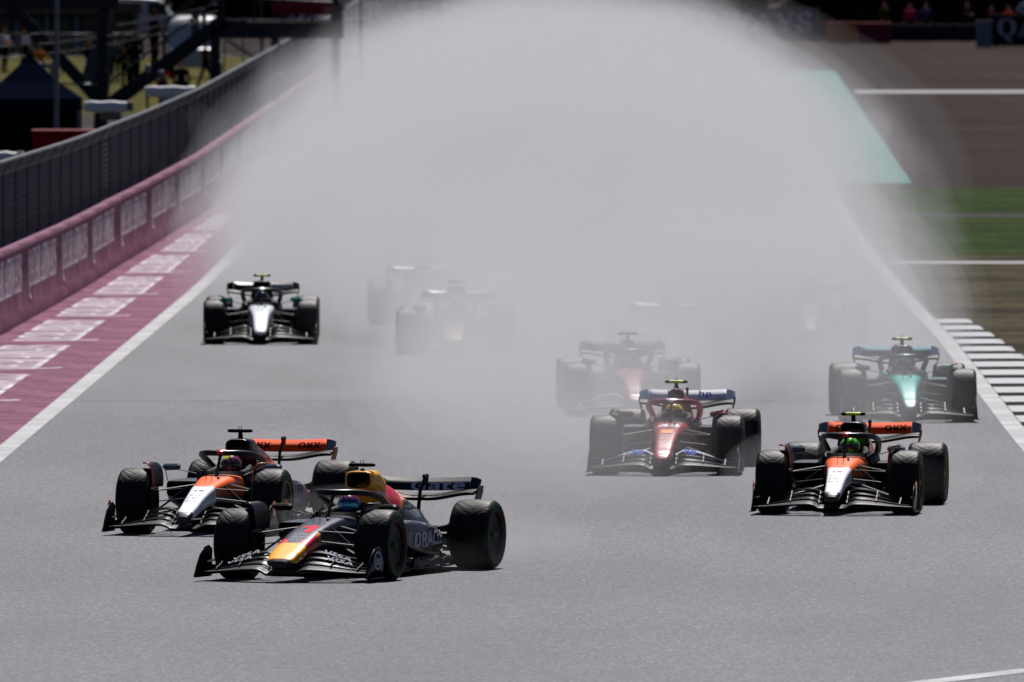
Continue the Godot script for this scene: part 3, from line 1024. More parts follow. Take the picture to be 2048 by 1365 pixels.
func make_cars() -> void:
	var yl := lin("c8e020")
	var white := lin("e8eaf0")
	var grey := lin("b8bcc4")
	var mid := lin("9a9ca4")
	# 1: the leading dark blue car
	var a := base_livery(0.1)
	a.nose = bull_nose
	a.cover = bull_cover
	a.air_col = solid(lin("ffae08"))
	a.pod = solid(lin("10142a"))
	a.body = mats["navy"]
	a.side = mats["navy"]
	a.deflector = mats["navy"]
	a.flaps = [mats["navy"], mats["navy"], mats["navy"]]
	a.rim = paint("red_rim", Color("5e0e14"), 0.6)
	a.nut = paint("green_nut", Color("2c5a1c"), 0.5)
	a.air = [0.16, 0.1, 4.0]
	a.air_up = 0.06
	a.nose_wide = 1.42
	a.plate_text = "Esso"
	a.nose_text = [["1", 0.1, 0.3, 0.17, lin("ff2a44"), true]]
	for k in 5:
		a.nose_text.append([["– — –", "— – —", "— —", "– — —", "— – –"][k], 0.3 + 0.055 * k, 0.016, 0.17 - 0.008 * k, grey, false])
	a.cover_text = ["HONDA", grey, -2.8, -3.5, 0.57, 0.66, "Droid Serif"]
	a.pod_text = ["ORACLE", grey, -1.4, -2.75, 0.31, 0.47, "Droid Sans"]
	a.wing_text = [["VISA", 0.36, 0.68, 0.85, 1.0, mid], ["VISA", 0.42, 0.72, 0.64, 0.8, mid], ["VISA", -0.68, -0.36, 0.85, 1.0, mid], ["VISA", -0.72, -0.42, 0.64, 0.8, mid]]
	a.rear_text = [["Gate", -0.3, 0.9, -0.06, 0.66, grey]]
	var c1 := make_car("racing_car", "dark blue racing car with yellow nose and red engine cover leading in the foreground", Vector3(-2.19, 0, -185.1), -17.4, a)
	var bull_helmet := func(v: float, w: float) -> Color:
		if absf(w) > 2.2 and v > 0.35:
			return lin("e8a010") if int(w * 5.0 + v * 9.0) % 2 == 0 else lin("c01828")
		if v > 0.82:
			return lin("1c2f6e")
		if v > 0.62 and int(floor(w * 4.0 + v * 14.0)) % 3 == 0:
			return lin("b02030")
		return lin("16235a")
	make_driver(c1, "person in blue helmet with pale blue visor driving the leading dark blue car", Color("141a38"), bull_helmet)
	# 2 and 3: the orange and black pair
	var b := base_livery(0.35)
	b.nose = papaya_nose
	b.nose_wide = 0.86
	b.air_col = solid(lin("121215"))
	b.cover = func(p): return lin("c84a14") if p.z < -2.2 and p.y > 0.55 and p.y < 0.78 else lin("121215")
	b.pod = func(p): return lin("b23a1a") if p.z < -2.55 + 0.5 * p.y and p.z > -2.9 + 0.5 * p.y else (lin("70757c") if p.z < -2.0 and p.y > 0.2 else lin("141417"))
	b.halo_tip = paint("halo_red", Color("a83018"), 0.3, 0.2, 0.6)
	b.mirror = mats["blue_grey"]
	b.deflector = paint("deflector_orange", Color("c8501c"), 0.35, 0, 0.5)
	b.rear_flap = paint("flap_orange", Color("e24c0a"), 0.65)
	b.rear_end = paint("rear_orange", Color("a8461f"), 0.45)
	b.tip = paint("smoke_grey", Color("6a6a6c"), 0.3, 0.2, 0.5)
	b.rim = paint("yellow_rim", Color("8a8a20"), 0.5)
	b.nut = mats["orange"]
	b.plate_panel = mats["orange"]
	var dk := lin("16120f")
	b.rear_text = [["OKX", 0.36, 0.88, 0.16, 0.72, dk], ["OKX", -0.82, -0.3, 0.16, 0.72, dk]]
	var sl := lin("5a6068")
	b.nose_text = [["– —", 0.28, 0.03, 0.12, sl, true], ["— – —", 0.45, 0.014, 0.15, sl, false], ["– — –", 0.56, 0.014, 0.16, sl, false], ["— —", 0.66, 0.014, 0.16, sl, false]]
	b.pod_text = ["VELO", lin("8a8e96"), -1.3, -1.85, 0.36, 0.5, "Droid Sans"]
	var c2 := make_car("racing_car", "orange and black racing car with black camera pod beside the leading car", Vector3(-3.6, 0, -199.7), -12.2, b)
	make_driver(c2, "person in dark pink helmet with yellow patch driving the left orange car", Color("20242c"), func(v: float, w: float) -> Color:
		if w < -0.1 and w > -1.1 and v > 0.62 and v < 0.86:
			return lin("c4e022")
		return lin("a8385c") if int(floor(w * 3.0 + v * 8.0)) % 2 == 0 else lin("1a2140"))
	b = b.duplicate()
	b.seed = 0.6
	b.tcam = mats["yellow_pod"]
	var c3 := make_car("racing_car", "orange and black racing car with yellow camera pod running on the right", Vector3(3.98, 0, -207.0), -6.3, b)
	make_driver(c3, "person in bright green helmet driving the right orange car", Color("20242c"), func(v: float, w: float) -> Color:
		return lin("5fd010") if int(floor(w * 3.5 - v * 6.0)) % 3 != 0 else lin("0d3a0a"))
	# 4: red car with white wings
	var r := base_livery(0.8)
	var red := lin("840b1a")
	var rednose := func(p): return lin("940e20") if p.y > 0.17 else lin("2a0a0e")
	var redtop := func(p): return red if p.y > 0.4 else lin("141214")
	r.nose = rednose
	r.cover = redtop
	r.pod = func(p): return lin("7c0c1a") if p.y > 0.56 and p.z < -1.5 else lin("131315")
	r.air_col = solid(lin("7a0c1a"))
	r.air = [0.11, 0.1, 2.0]
	r.side = mats["red_paint"]
	r.body = mats["red_paint"]
	r.halo = mats["red_paint"]
	r.halo_tip = mats["white_paint"]
	r.mirror = mats["red_paint"]
	r.rear_flap = paint("white_flap", Color("b6b8c0"), 0.7)
	r.tip = mats["white_paint"]
	r.tcam = mats["yellow_pod"]
	r.flaps = [mats["wet_carbon"], mats["wet_carbon"], paint("front_white", Color("a4aab8"), 0.6)]
	r.rim = mats["gloss_black"]
	var hpb := lin("2a5cc8")
	r.rear_text = [["hp", 0.3, 0.62, 0.12, 0.9, hpb], ["hp", -0.5, -0.2, 0.12, 0.9, hpb]]
	r.wing_text = [["hp", 0.27, 0.42, 0.66, 1.0, hpb], ["hp", -0.42, -0.27, 0.66, 1.0, hpb]]
	r.nose_text = [["44", -0.32, 0.2, 0.3, white, true], ["– — –", 0.28, 0.016, 0.14, white, false], ["— – –", 0.42, 0.022, 0.17, white, true], ["– – — –", 0.56, 0.022, 0.19, white, true]]
	var c4 := make_car("racing_car", "red racing car numbered 44 with white rear wing in light spray", Vector3(2.03, 0, -222.7), -4.2, r)
	make_driver(c4, "person in yellow helmet driving the red car numbered 44", Color("8c1420"), func(v: float, w: float) -> Color:
		return lin("c9b41a") if v > 0.5 or absf(w) > 1.2 else lin("5a5210"))
	var badge := MB.new()
	badge.tint = lin("f09018")
	var rows := []
	for k in 7:
		var row := PackedVector3Array()
		for q in 7:
			var x := lerpf(-0.075, 0.075, q / 6.0)
			var z := lerpf(0.0, 0.18, k / 6.0)
			row.append(Vector3(x, top_y(NOSE, x, z) + 0.005, z))
		rows.append(row)
	badge.grid(rows)
	obj("nose_badge", badge.mesh(), mats["livery"], c4.get_node("nose"))
	# 5: teal car
	var g := base_livery(0.5)
	var teal := lin("00a596")
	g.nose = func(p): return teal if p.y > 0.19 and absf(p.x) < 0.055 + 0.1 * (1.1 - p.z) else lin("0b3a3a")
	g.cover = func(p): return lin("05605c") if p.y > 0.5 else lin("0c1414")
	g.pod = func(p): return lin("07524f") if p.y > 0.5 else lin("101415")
	g.air_col = solid(lin("0a1616"))
	g.side = mats["teal_paint"]
	g.halo_tip = mats["teal_paint"]
	g.mirror = mats["teal_paint"]
	g.rear_flap = paint("blue_sheen", Color("3c7480"), 0.6)
	g.tip = mats["white_paint"]
	g.tcam = mats["yellow_pod"]
	g.deflector = paint("olive", Color("6c7a2c"), 0.4)
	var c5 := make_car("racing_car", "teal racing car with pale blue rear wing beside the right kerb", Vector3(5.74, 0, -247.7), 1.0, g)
	make_driver(c5, "person in dark green helmet driving the teal car", Color("0f3a36"), func(v: float, w: float) -> Color:
		return lin("0d4a44") if v < 0.85 else lin("188a7a"))
	# 6: second red car, in the spray
	var r2 := r.duplicate()
	r2.seed = 0.25
	r2.tcam = mats["black"]
	r2.rear_flap = paint("grey_flap", Color("4c4e52"), 0.6)
	r2.nose_text = []
	r2.halo_tip = mats["red_paint"]
	r2.halo = mats["gloss_black"]
	r2.mirror = mats["black"]
	var c6 := make_car("racing_car", "red racing car with black camera pod half hidden in spray", Vector3(1.77, 0, -251.2), 1.7, r2)
	make_driver(c6, "person in dark helmet driving the red car half hidden in spray", Color("7c1420"), func(v: float, w: float) -> Color: return lin("2a2024"))
	# 7: silver car
	var s := base_livery(0.9)
	s.nose = func(p): return lin("d4d8dc") if p.y > 0.2 and absf(p.x) < 0.21 else lin("16181a")
	s.cover = func(p): return lin("1a1c1e")
	s.halo_tip = mats["silver_paint"]
	s.tcam = mats["yellow_pod"]
	s.mirror = mats["teal_paint"]
	s.rear_flap = mats["wet_carbon"]
	s.tip = mats["wet_carbon"]
	s.flaps = [mats["wet_carbon"], mats["wet_carbon"], paint("dark_silver", Color("55595e"), 0.22, 0.5, 0.6)]
	s.rear_text = [["PETRONAS", 0.16, 0.9, 0.1, 0.75, lin("9aa4ae")]]
	var c7 := make_car("racing_car", "black racing car with silver nose alone on the far left", Vector3(-4.37, 0, -296.8), 0.3, s)
	make_driver(c7, "person in black helmet driving the black car with silver nose", Color("1c1e20"), func(v: float, w: float) -> Color: return lin("131417"))
	# 8: second dark blue car
	var a2 := a.duplicate()
	a2.seed = 0.7
	a2.erase("pod_text")
	a2.erase("cover_text")
	a2.erase("wing_text")
	a2.rear_text = [["Gate", -0.6, 0.88, 0.05, 0.8, white]]
	a2.nose_text = []
	var c8 := make_car("racing_car", "dark car with yellow nose tip dimly seen through the spray", Vector3(-0.97, 0, -289.4), -0.6, a2)
	make_driver(c8, "person in dark blue helmet driving the dark car deep in spray with yellow nose", Color("141a38"), func(v: float, w: float) -> Color: return lin("16204a"))
	# 9, 10, 11: hidden in the spray
	var d := base_livery(0.15)
	d.tip = mats["silver_paint"]
	var c9 := make_car("racing_car", "black car almost lost in spray, directly behind the dim car with yellow nose", Vector3(-1.6, 0, -312.0), 1.2, d)
	make_driver(c9, "person in grey helmet driving the black car almost lost in spray", Color("202226"), func(v: float, w: float) -> Color: return lin("3a3c40"))
	var e := base_livery(0.45)
	e.nose = func(p): return lin("8d9ac0") if p.y > 0.2 else lin("121420")
	e.tcam = mats["yellow_pod"]
	e.rear_flap = paint("pale_flap", Color("a8a89c"), 0.6)
	e.tip = mats["silver_paint"]
	var c10 := make_car("racing_car", "faint car with pale blue nose in spray behind the teal car", Vector3(5.2, 0, -297.5), -1.6, e)
	make_driver(c10, "person in navy helmet driving the faint car behind the teal car", Color("1a2038"), func(v: float, w: float) -> Color: return lin("1a2444"))
	var h := base_livery(0.05)
	h.tip = mats["silver_paint"]
	var c11 := make_car("racing_car", "ghostly dark car in thick spray behind the two red cars", Vector3(2.62, 0, -279.0), 0.6, h)
	make_driver(c11, "person in brown helmet driving the ghostly dark car behind the red cars", Color("26201c"), func(v: float, w: float) -> Color: return lin("40301f"))

func gy(d: float) -> float:
	if d < 330.0:
		return 0.0
	if d < 390.0:
		return 0.0075 * (d - 330.0) * (d - 330.0) / 120.0
	if d < 900.0:
		return 0.0075 * (d - 360.0)
	return 4.05

# a sheet of ground between two edges, over distances d0..d1 from the camera
func sheet(d0: float, d1: float, steps: int, left: Callable, right: Callable, lift: float, across := 1) -> ArrayMesh:
	var mb := MB.new()
	var rows := []
	for k in steps + 1:
		var d := lerpf(d0, d1, float(k) / steps)
		var row := PackedVector3Array()
		for q in across + 1:
			row.append(Vector3(lerpf(left.call(d), right.call(d), float(q) / across), gy(d) + lift, -d))
		rows.append(row)
	mb.grid(rows)
	# lay it facing up
	if mb.i.size() >= 3:
		var n := (mb.v[mb.i[2]] - mb.v[mb.i[0]]).cross(mb.v[mb.i[1]] - mb.v[mb.i[0]])
		if n.y < 0.0:
			for k in range(0, mb.i.size(), 3):
				var w := mb.i[k + 1]
				mb.i[k + 1] = mb.i[k + 2]
				mb.i[k + 2] = w
	return mb.mesh()

func pieces(pts: Array, d: float) -> float:
	for k in pts.size() - 1:
		if d <= pts[k + 1][0] or k == pts.size() - 2:
			return lerpf(pts[k][1], pts[k + 1][1], (d - pts[k][0]) / (pts[k + 1][0] - pts[k][0]))
	return 0.0

func edge_l(d: float) -> float:
	return pieces([[100.0, -7.75], [235.0, -7.05], [339.0, -6.5], [450.0, -5.9], [700.0, -4.5]], d)

func edge_r(d: float) -> float:
	return pieces([[100.0, 6.4], [243.0, 7.28], [302.0, 7.75], [403.0, 8.1], [452.0, 8.4], [660.0, 9.6]], d)

func wall_x(d: float) -> float:
	return pieces([[150.0, -10.7], [304.0, -9.13], [366.0, -8.5], [418.0, -7.6], [520.0, -6.6], [640.0, -5.5]], d)

func _ready() -> void:
	var cam := Camera3D.new()
	cam.name = "camera"
	add_child(cam)
	cam.position = Vector3(0, 6.8, 0)
	cam.rotation_degrees = Vector3(-1.3034, 0, 0)
	cam.fov = 2.2910
	cam.near = 1.0
	cam.far = 4000.0
	cam.current = true
	var lens := CameraAttributesPhysical.new()
	lens.frustum_focal_length = 600.0
	lens.frustum_focus_distance = 192.0
	lens.frustum_near = 1.0
	lens.frustum_far = 4000.0
	lens.exposure_aperture = 7.1
	cam.attributes = lens
	cam.fov = 2.2910

	var env := Environment.new()
	env.background_mode = Environment.BG_SKY
	var sky := Sky.new()
	var sm := ProceduralSkyMaterial.new()
	sm.sky_top_color = Color(0.32, 0.48, 0.72)
	sm.sky_horizon_color = Color(0.72, 0.77, 0.86)
	sm.sky_curve = 0.12
	sm.ground_bottom_color = Color(0.3, 0.3, 0.28)
	sm.ground_horizon_color = Color(0.6, 0.62, 0.64)
	sm.sky_energy_multiplier = 0.54
	sky.sky_material = sm
	env.sky = sky
	env.tonemap_mode = Environment.TONE_MAPPER_LINEAR
	env.tonemap_exposure = 1.25
	env.volumetric_fog_enabled = true
	env.volumetric_fog_density = 0.0
	env.sdfgi_enabled = true
	env.ssao_enabled = true
	env.ssil_enabled = true
	var we := WorldEnvironment.new()
	we.name = "world"
	we.environment = env
	add_child(we)
	var sun := DirectionalLight3D.new()
	sun.name = "sun"
	sun.light_energy = 1.6
	sun.light_color = Color(1.0, 0.98, 0.968)
	sun.light_angular_distance = 0.5
	sun.shadow_enabled = true
	add_child(sun)
	sun.look_at_from_position(Vector3.ZERO, Vector3(-0.08, -0.8, 0.6), Vector3.UP)

	make_materials()
	make_ground()
	make_cars()
	make_left_side()
	make_far_side()
	make_spray()

# stones of an asphalt surface: fine and coarse grain in one picture that tiles without a seam
func grain(ramp: Array, sd: int) -> ImageTexture:
	var rg := RandomNumberGenerator.new()
	rg.seed = sd
	var n := 1024
	var g := Gradient.new()
	g.offsets = PackedFloat32Array([0.0, 0.42, 0.62, 0.82, 1.0])
	var cols := PackedColorArray()
	for c in ramp:
		cols.append(Color(c))
	g.colors = cols
	var lut := []
	for k in 256:
		lut.append(g.sample(k / 255.0))
	var coarse := PackedFloat32Array()
	for k in (n / 4) * (n / 4):
		coarse.append(rg.randf())
	var mid := PackedFloat32Array()
	for k in (n / 2) * (n / 2):
		mid.append(rg.randf())
	var data := PackedByteArray()
	data.resize(n * n * 3)
	var at := 0
	for y in n:
		for x in n:
			var v := 0.3 * rg.randf() + 0.34 * mid[(y >> 1) * (n / 2) + (x >> 1)] + 0.36 * coarse[(y >> 2) * (n / 4) + (x >> 2)]
			var c: Color = lut[int(v * 255.0)]
			data[at] = c.r8
			data[at + 1] = c.g8
			data[at + 2] = c.b8
			at += 3
	return ImageTexture.create_from_image(Image.create_from_data(n, n, false, Image.FORMAT_RGB8, data))

func make_ground() -> void:
	var far := func(_d): return -700.0
	var farr := func(_d): return 700.0
	var soil := ground_mat("soil", [[0.2, Color("2c2422")], [0.5, Color("332a28")], [0.8, Color("3a302d")]], 0.02, 8.0, 0.95, [[0.3, Color(0.86, 0.86, 0.86)], [0.7, Color(1, 1, 1)]], 90.0)
	struct("ground", sheet(-200.0, 2600.0, 140, far, farr, -0.02, 8), soil, "brown soil stretching away on both sides of the track")
	var asphalt := ground_mat("asphalt", [[0.2, Color("232326")], [0.48, Color("3f3f44")], [0.6, Color("53535a")], [0.7, Color("88888e")], [0.85, Color("c4c4c8")]], 0.24, 9.7, 0.62, [[0.25, Color(0.9, 0.9, 0.905)], [0.5, Color(0.955, 0.955, 0.955)], [0.75, Color(1, 1, 1)]], 19.0, 4, 0.3)
	asphalt.albedo_texture = grain(["232326", "3f3f44", "53535a", "88888e", "c4c4c8"], 5)
	struct("track", sheet(60.0, 680.0, 124, func(d): return edge_l(d) - (30.0 if d < 150.0 else 0.3), func(d): return edge_r(d) + (30.0 if d < 235.0 else 0.2), 0.0, 4), asphalt, "grey damp asphalt of the racing straight")
	var newer := ground_mat("newer_asphalt", [[0.25, Color("424245")], [0.5, Color("58585b")], [0.75, Color("747478")]], 0.12, 7.3, 0.62, [[0.25, Color(0.9, 0.9, 0.9)], [0.5, Color(0.96, 0.96, 0.96)], [0.75, Color(1, 1, 1)]], 17.0, 4, 0.3)
	newer.albedo_texture = grain(["3c3c3f", "505053", "5c5c60", "747478", "96969a"], 6)
	struct("track_patch", sheet(259.0, 640.0, 90, func(q): return edge_l(q) + 0.05, func(q): return edge_r(q) - 0.05, 0.0025), newer, "smoother lighter asphalt further up the straight")
	var white := ground_mat("white_line", [[0.3, Color("a6a6a6")], [0.6, Color("bcbcbc")]], 0.05, 2.0, 0.6, [[0.3, Color(0.9, 0.9, 0.9)], [0.7, Color(1, 1, 1)]], 15.0)
	struct("edge_line_marking", sheet(152.0, 640.0, 100, func(d): return edge_l(d) - 0.02, func(d): return edge_l(d) + 0.26, 0.005), white, "white line along the left edge of the track")
	struct("edge_line_marking", sheet(205.0, 640.0, 90, func(d): return edge_r(d) - 0.24, func(d): return edge_r(d) + 0.04, 0.005), white, "white line along the right edge of the track by the kerb")
	struct("corner_line_marking", sheet(155.0, 168.0, 4, func(d): return 4.07 + (d - 159.1) * 0.383 - 0.3, func(d): return 4.07 + (d - 159.1) * 0.383 + 0.06, 0.005), white, "white line crossing the bottom right corner of the asphalt")
	# left: painted run-off strip with its lettering
	var maroon := ground_mat("maroon_paint", [[0.25, Color("6c4156")], [0.5, Color("7c4e65")], [0.75, Color("8c6274")]], 0.06, 3.7, 0.7, [[0.35, Color(0.8, 0.78, 0.8)], [0.65, Color(1, 1, 1)]], 9.0)
	var strip := struct("painted_strip", sheet(152.0, 640.0, 100, func(d): return wall_x(d) - 0.1, func(d): return edge_l(d) - 0.02, 0.004), maroon, "pink painted strip between the wall and the white line")
	var letter := paint("letter_white", Color("d6ced4"), 0.7)
	for k in 13:
		var d0 := 157.2 + 20.2 * k
		var mb := MB.new()
		text_mesh(mb, "QATAR AIRWAYS", func(u, v):
			var d: float = d0 + 16.8 * u
			return Vector3(lerpf(edge_l(d) - 0.55, wall_x(d) + 0.42, v), gy(d) + 0.009, -d), "Droid Serif", true, 2)
		obj("strip_lettering", mb.mesh(), letter, strip)
	# right: kerb of painted blocks, grass, bands of dead grass and soil, teal run-off
	var kerb := Node3D.new()
	kerb.name = "kerb"
	add_child(kerb)
	tag(kerb, "white and dark striped kerb outside the right edge of the track", "kerb", "", "structure")
	var dark := paint("kerb_dark", Color("2c302b"), 0.85)
	var kw := paint("kerb_white", Color("a6a6a8"), 0.7)
	var d := 214.0
	var n := 0
	while d < 314.0:
		var step := 3.4 if n % 2 == 0 else 2.1
		var d1 := d + step
		var w := minf(1.3, 0.62 + (314.0 - d) * 0.0115)
		var mb := MB.new()
		var rows := []
		for q in [[0.0, 0.009], [0.3, 0.012], [0.8, 0.014], [1.0, 0.009], [1.0, -0.03]]:
			rows.append(PackedVector3Array([Vector3(edge_r(d) + 0.05 + w * q[0], q[1] - (0.004 if n % 2 else 0.0), -d), Vector3(edge_r(d1) + 0.05 + w * q[0], q[1] - (0.004 if n % 2 else 0.0), -d1)]))
		mb.grid(rows)
		mb.box(Vector3(edge_r(d) + 0.05 + w * 0.5, -0.01, -d - step / 2), Vector3(w, 0.01, step))
		obj("kerb_block", mb.mesh(), kw if n % 2 == 0 else dark, kerb)
		d = d1
		n += 1
	var old := paint("old_line", Color("8c8c8c"), 0.8)
	var grass_a := ground_mat("dry_grass", [[0.25, Color("33301f")], [0.5, Color("433d2e")], [0.75, Color("51493a")]], 0.03, 5.0, 0.95, [[0.3, Color(0.7, 0.72, 0.7)], [0.7, Color(1, 1, 1)]], 30.0)
	var grass_b := ground_mat("green_grass", [[0.25, Color("1d2a0a")], [0.5, Color("26360b")], [0.75, Color("33450f")]], 0.03, 5.0, 0.9, [[0.3, Color(0.75, 0.78, 0.7)], [0.7, Color(1, 1, 1)]], 30.0)
	struct("dry_verge_ground", sheet(200.0, 376.0, 40, func(q): return edge_r(q) + 0.1, func(_q): return 160.0, 0.002, 6), grass_a, "dry patchy grass beside the kerb")
	struct("grass_lawn_ground", sheet(376.0, 447.3, 20, func(q): return edge_r(q) + 0.1, func(_q): return 160.0, 0.002, 6), grass_b, "green grass on the far right of the track")
	struct("service_road", sheet(412.5, 417.0, 6, func(q): return edge_r(q) + 0.3, func(_q): return 160.0, 0.006, 2), paint("service_dark", Color("0d1012"), 0.8), "narrow dark road crossing the green grass")
	struct("verge_line_marking", sheet(368.0, 370.4, 2, func(q): return edge_r(q) + 0.3, func(_q): return 160.0, 0.007, 2), old, "white line across the grass on the right, nearest")
	struct("soil_line_marking", sheet(604.0, 611.0, 2, func(_q): return 12.2, func(_q): return 160.0, 0.007, 2), old, "white line across the brown soil, farthest")
	var teal := ground_mat("teal_paint_ground", [[0.3, Color("4a766f")], [0.6, Color("5c8a82")]], 0.05, 4.0, 0.7, [[0.3, Color(0.85, 0.85, 0.85)], [0.7, Color(1, 1, 1)]], 20.0)
	struct("painted_runoff", sheet(452.3, 660.0, 30, func(q): return edge_r(q) + 0.2, func(q): return 10.61 + (q - 452.3) * 0.00911, 0.005, 2), teal, "teal painted run-off area beyond the grass")

func fog(called: String, label: String, at: Vector3, size: Vector3, density: float, turn := 0.0, alb := Color(0.985, 0.985, 0.99)) -> FogVolume:
	var key := "fog%.4f%s" % [density, alb.to_html()]
	if not mats.has(key):
		var fm := FogMaterial.new()
		fm.density = density
		fm.albedo = alb
		mats[key] = fm
	var f := FogVolume.new()
	f.name = numbered(called)
	f.shape = RenderingServer.FOG_VOLUME_SHAPE_ELLIPSOID
	f.size = size
	f.material = mats[key]
	add_child(f)
	f.position = at
	f.rotation_degrees.y = turn
	tag(f, label, "spray", "clouds of spray hanging over the track", "stuff")
	return f

func make_spray() -> void:
	var bank := "white bank of spray hanging over the middle of the straight"
	var rng := RandomNumberGenerator.new()
	rng.seed = 21
	# the bank: each mass is a nest of shells, so that it thins out towards its edge
	for q in [[0.8, 368.0, 6.8, 4.3, 62.0, 0.0075], [0.9, 430.0, 7.7, 4.1, 80.0, 0.006], [1.4, 520.0, 8.6, 3.85, 120.0, 0.0045], [1.4, 600.0, 8.2, 3.6, 110.0, 0.003], [2.0, 455.0, 7.4, 4.5, 85.0, 0.0016], [2.6, 400.0, 5.6, 3.6, 75.0, 0.0014]]:
		var veil: bool = q[5] < 0.002
		for k in (4 if veil else 6):
			var w: float = [1.32, 1.14, 0.96, 0.76][k] if veil else [1.26, 1.16, 1.06, 0.95, 0.82, 0.64][k]
			var dens: float = q[5] * ([0.5, 0.9, 1.3, 1.5][k] if veil else [0.12, 0.26, 0.6, 1.2, 1.5, 1.6][k])
			fog("spray_cloud", bank, Vector3(q[0] + rng.randf_range(-0.35, 0.35), gy(q[1]) + 0.2 + 0.05 * k, -q[1]), Vector3(q[2] * w, q[3] * lerpf(1.0, w, 0.75), q[4] * lerpf(1.0, w, 0.5)) * 2.0, dens, rng.randf_range(-0.6, 0.6))
	# torn wisps through it and along its edges
	for k in 110:
		var d := lerpf(322.0, 600.0, rng.randf())
		var mid := 0.9
		var wide := lerpf(6.0, 7.8, smoothstep(318.0, 430.0, d))
		var a := rng.randf_range(0.0, PI)
		var rr := sqrt(rng.randf_range(0.15, 1.15))
		var x := mid + cos(a) * rr * wide
		var y := sin(a) * rr * 3.7
		var ln := minf(rng.randf_range(14.0, 34.0), 2.0 * (d - 306.0))
		var f := fog("spray_wisp", "torn wisp of spray drifting in the bank over the straight", Vector3(x, gy(d) + y, -d), Vector3(rng.randf_range(1.6, 4.2), rng.randf_range(1.4, 3.4), ln), [0.004, 0.006, 0.009][k % 3], rng.randf_range(-2.5, 2.5))
		f.rotation_degrees.x = rng.randf_range(-4.0, 4.0)
		f.rotation_degrees.z = rng.randf_range(-70.0, 70.0)
	# ragged fringe: many small thin puffs round the bank, and higher ones across its top
	for k in 70:
		var top := k >= 70
		var d := rng.randf_range(385.0, 500.0) if top else rng.randf_range(335.0, 560.0)
		var wide := lerpf(5.6, 7.4, smoothstep(318.0, 430.0, d))
		var a := rng.randf_range(0.0, PI)
		var rr := rng.randf_range(0.8, 1.28)
		var x := 0.9 + cos(a) * rr * wide
		var y := sin(a) * rr * 3.4
		if top:
			x = rng.randf_range(-5.6, 9.4)
			y = rng.randf_range(2.8, 5.0)
		var f := fog("spray_wisp", "thin torn wisp at the ragged fringe of the bank of spray", Vector3(x, gy(d) + y, -d), Vector3(rng.randf_range(1.6, 4.2), rng.randf_range(1.0, 2.6), rng.randf_range(9.0, 20.0) * (1.3 if top else 1.0)), [0.0012, 0.0018, 0.0026][k % 3], rng.randf_range(-2.5, 2.5))
		f.rotation_degrees.z = rng.randf_range(-75.0, 75.0)
	# trails behind the nearer cars: x, height of middle, distance, width, height, length, density
	var trail := "low trail of spray thrown up behind the cars"
	for q in [[-1.0, 0.7, 255.0, 3.0, 3.0, 70.0, 0.013], [-0.2, 0.8, 270.0, 3.6, 3.6, 60.0, 0.03], [0.5, 0.8, 250.0, 4.5, 3.0, 80.0, 0.01], [-0.2, 0.4, 236.0, 3.5, 2.0, 56.0, 0.009],
		[1.2, 0.7, 213.0, 2.6, 2.2, 16.0, 0.014], [1.9, 0.9, 238.0, 3.2, 2.8, 22.0, 0.042], [2.6, 1.0, 266.0, 4.2, 3.6, 28.0, 0.055], [3.4, 1.0, 274.0, 4.2, 3.6, 40.0, 0.03],
		[4.9, 0.9, 234.0, 2.6, 2.4, 22.0, 0.02], [5.0, 1.0, 276.0, 4.0, 3.6, 38.0, 0.036], [5.8, 0.9, 285.0, 3.2, 3.0, 50.0, 0.02], [-2.4, 0.9, 305.0, 2.4, 3.6, 24.0, 0.02], [-1.3, 1.0, 303.0, 4.4, 4.0, 22.0, 0.05],
		[-4.3, 1.3, 320.0, 3.6, 4.0, 36.0, 0.03], [-4.7, 1.2, 350.0, 2.8, 3.6, 50.0, 0.02], [-4.0, 1.5, 345.0, 4.0, 4.6, 50.0, 0.03], [1.5, 1.2, 310.0, 7.0, 4.4, 50.0, 0.025], [4.9, 1.1, 318.0, 4.0, 3.8, 50.0, 0.022], [6.0, 0.9, 345.0, 3.0, 3.4, 60.0, 0.008], [8.2, 1.0, 470.0, 3.6, 4.4, 110.0, 0.005]]:
		for k in 4:
			var w: float = [1.34, 1.12, 0.88, 0.62][k]
			fog("spray_cloud", trail, Vector3(q[0] + rng.randf_range(-0.2, 0.2), q[1], -q[2]), Vector3(q[3] * w, q[4] * w, q[5] * lerpf(1.0, w, 0.4)), q[6] * [0.08, 0.24, 0.42, 0.56][k], rng.randf_range(-1.0, 1.0))
	# small puffs at the rear tyres of the nearest cars
	var puff := "small puff of spray at a rear tyre"
	for q in [[-0.1, 0.2, 191.5, 2.0, 0.9, 9.0, 0.012], [-0.3, 0.1, 190.5, 1.2, 0.5, 6.0, 0.02], [0.3, 0.1, 192.5, 1.4, 0.6, 7.0, 0.02], [-1.9, 0.3, 192.5, 1.8, 1.0, 8.0, 0.015], [-1.0, 0.1, 188.5, 1.6, 0.6, 5.0, 0.014], [-2.8, 0.4, 207.0, 2.2, 1.2, 10.0, 0.016], [4.9, 0.3, 213.5, 2.0, 1.1, 9.0, 0.02], [3.6, 0.3, 213.5, 2.0, 1.1, 9.0, 0.018]]:
		fog("spray_puff", puff, Vector3(q[0], q[1], -q[2]), Vector3(q[3], q[4], q[5]), q[6])

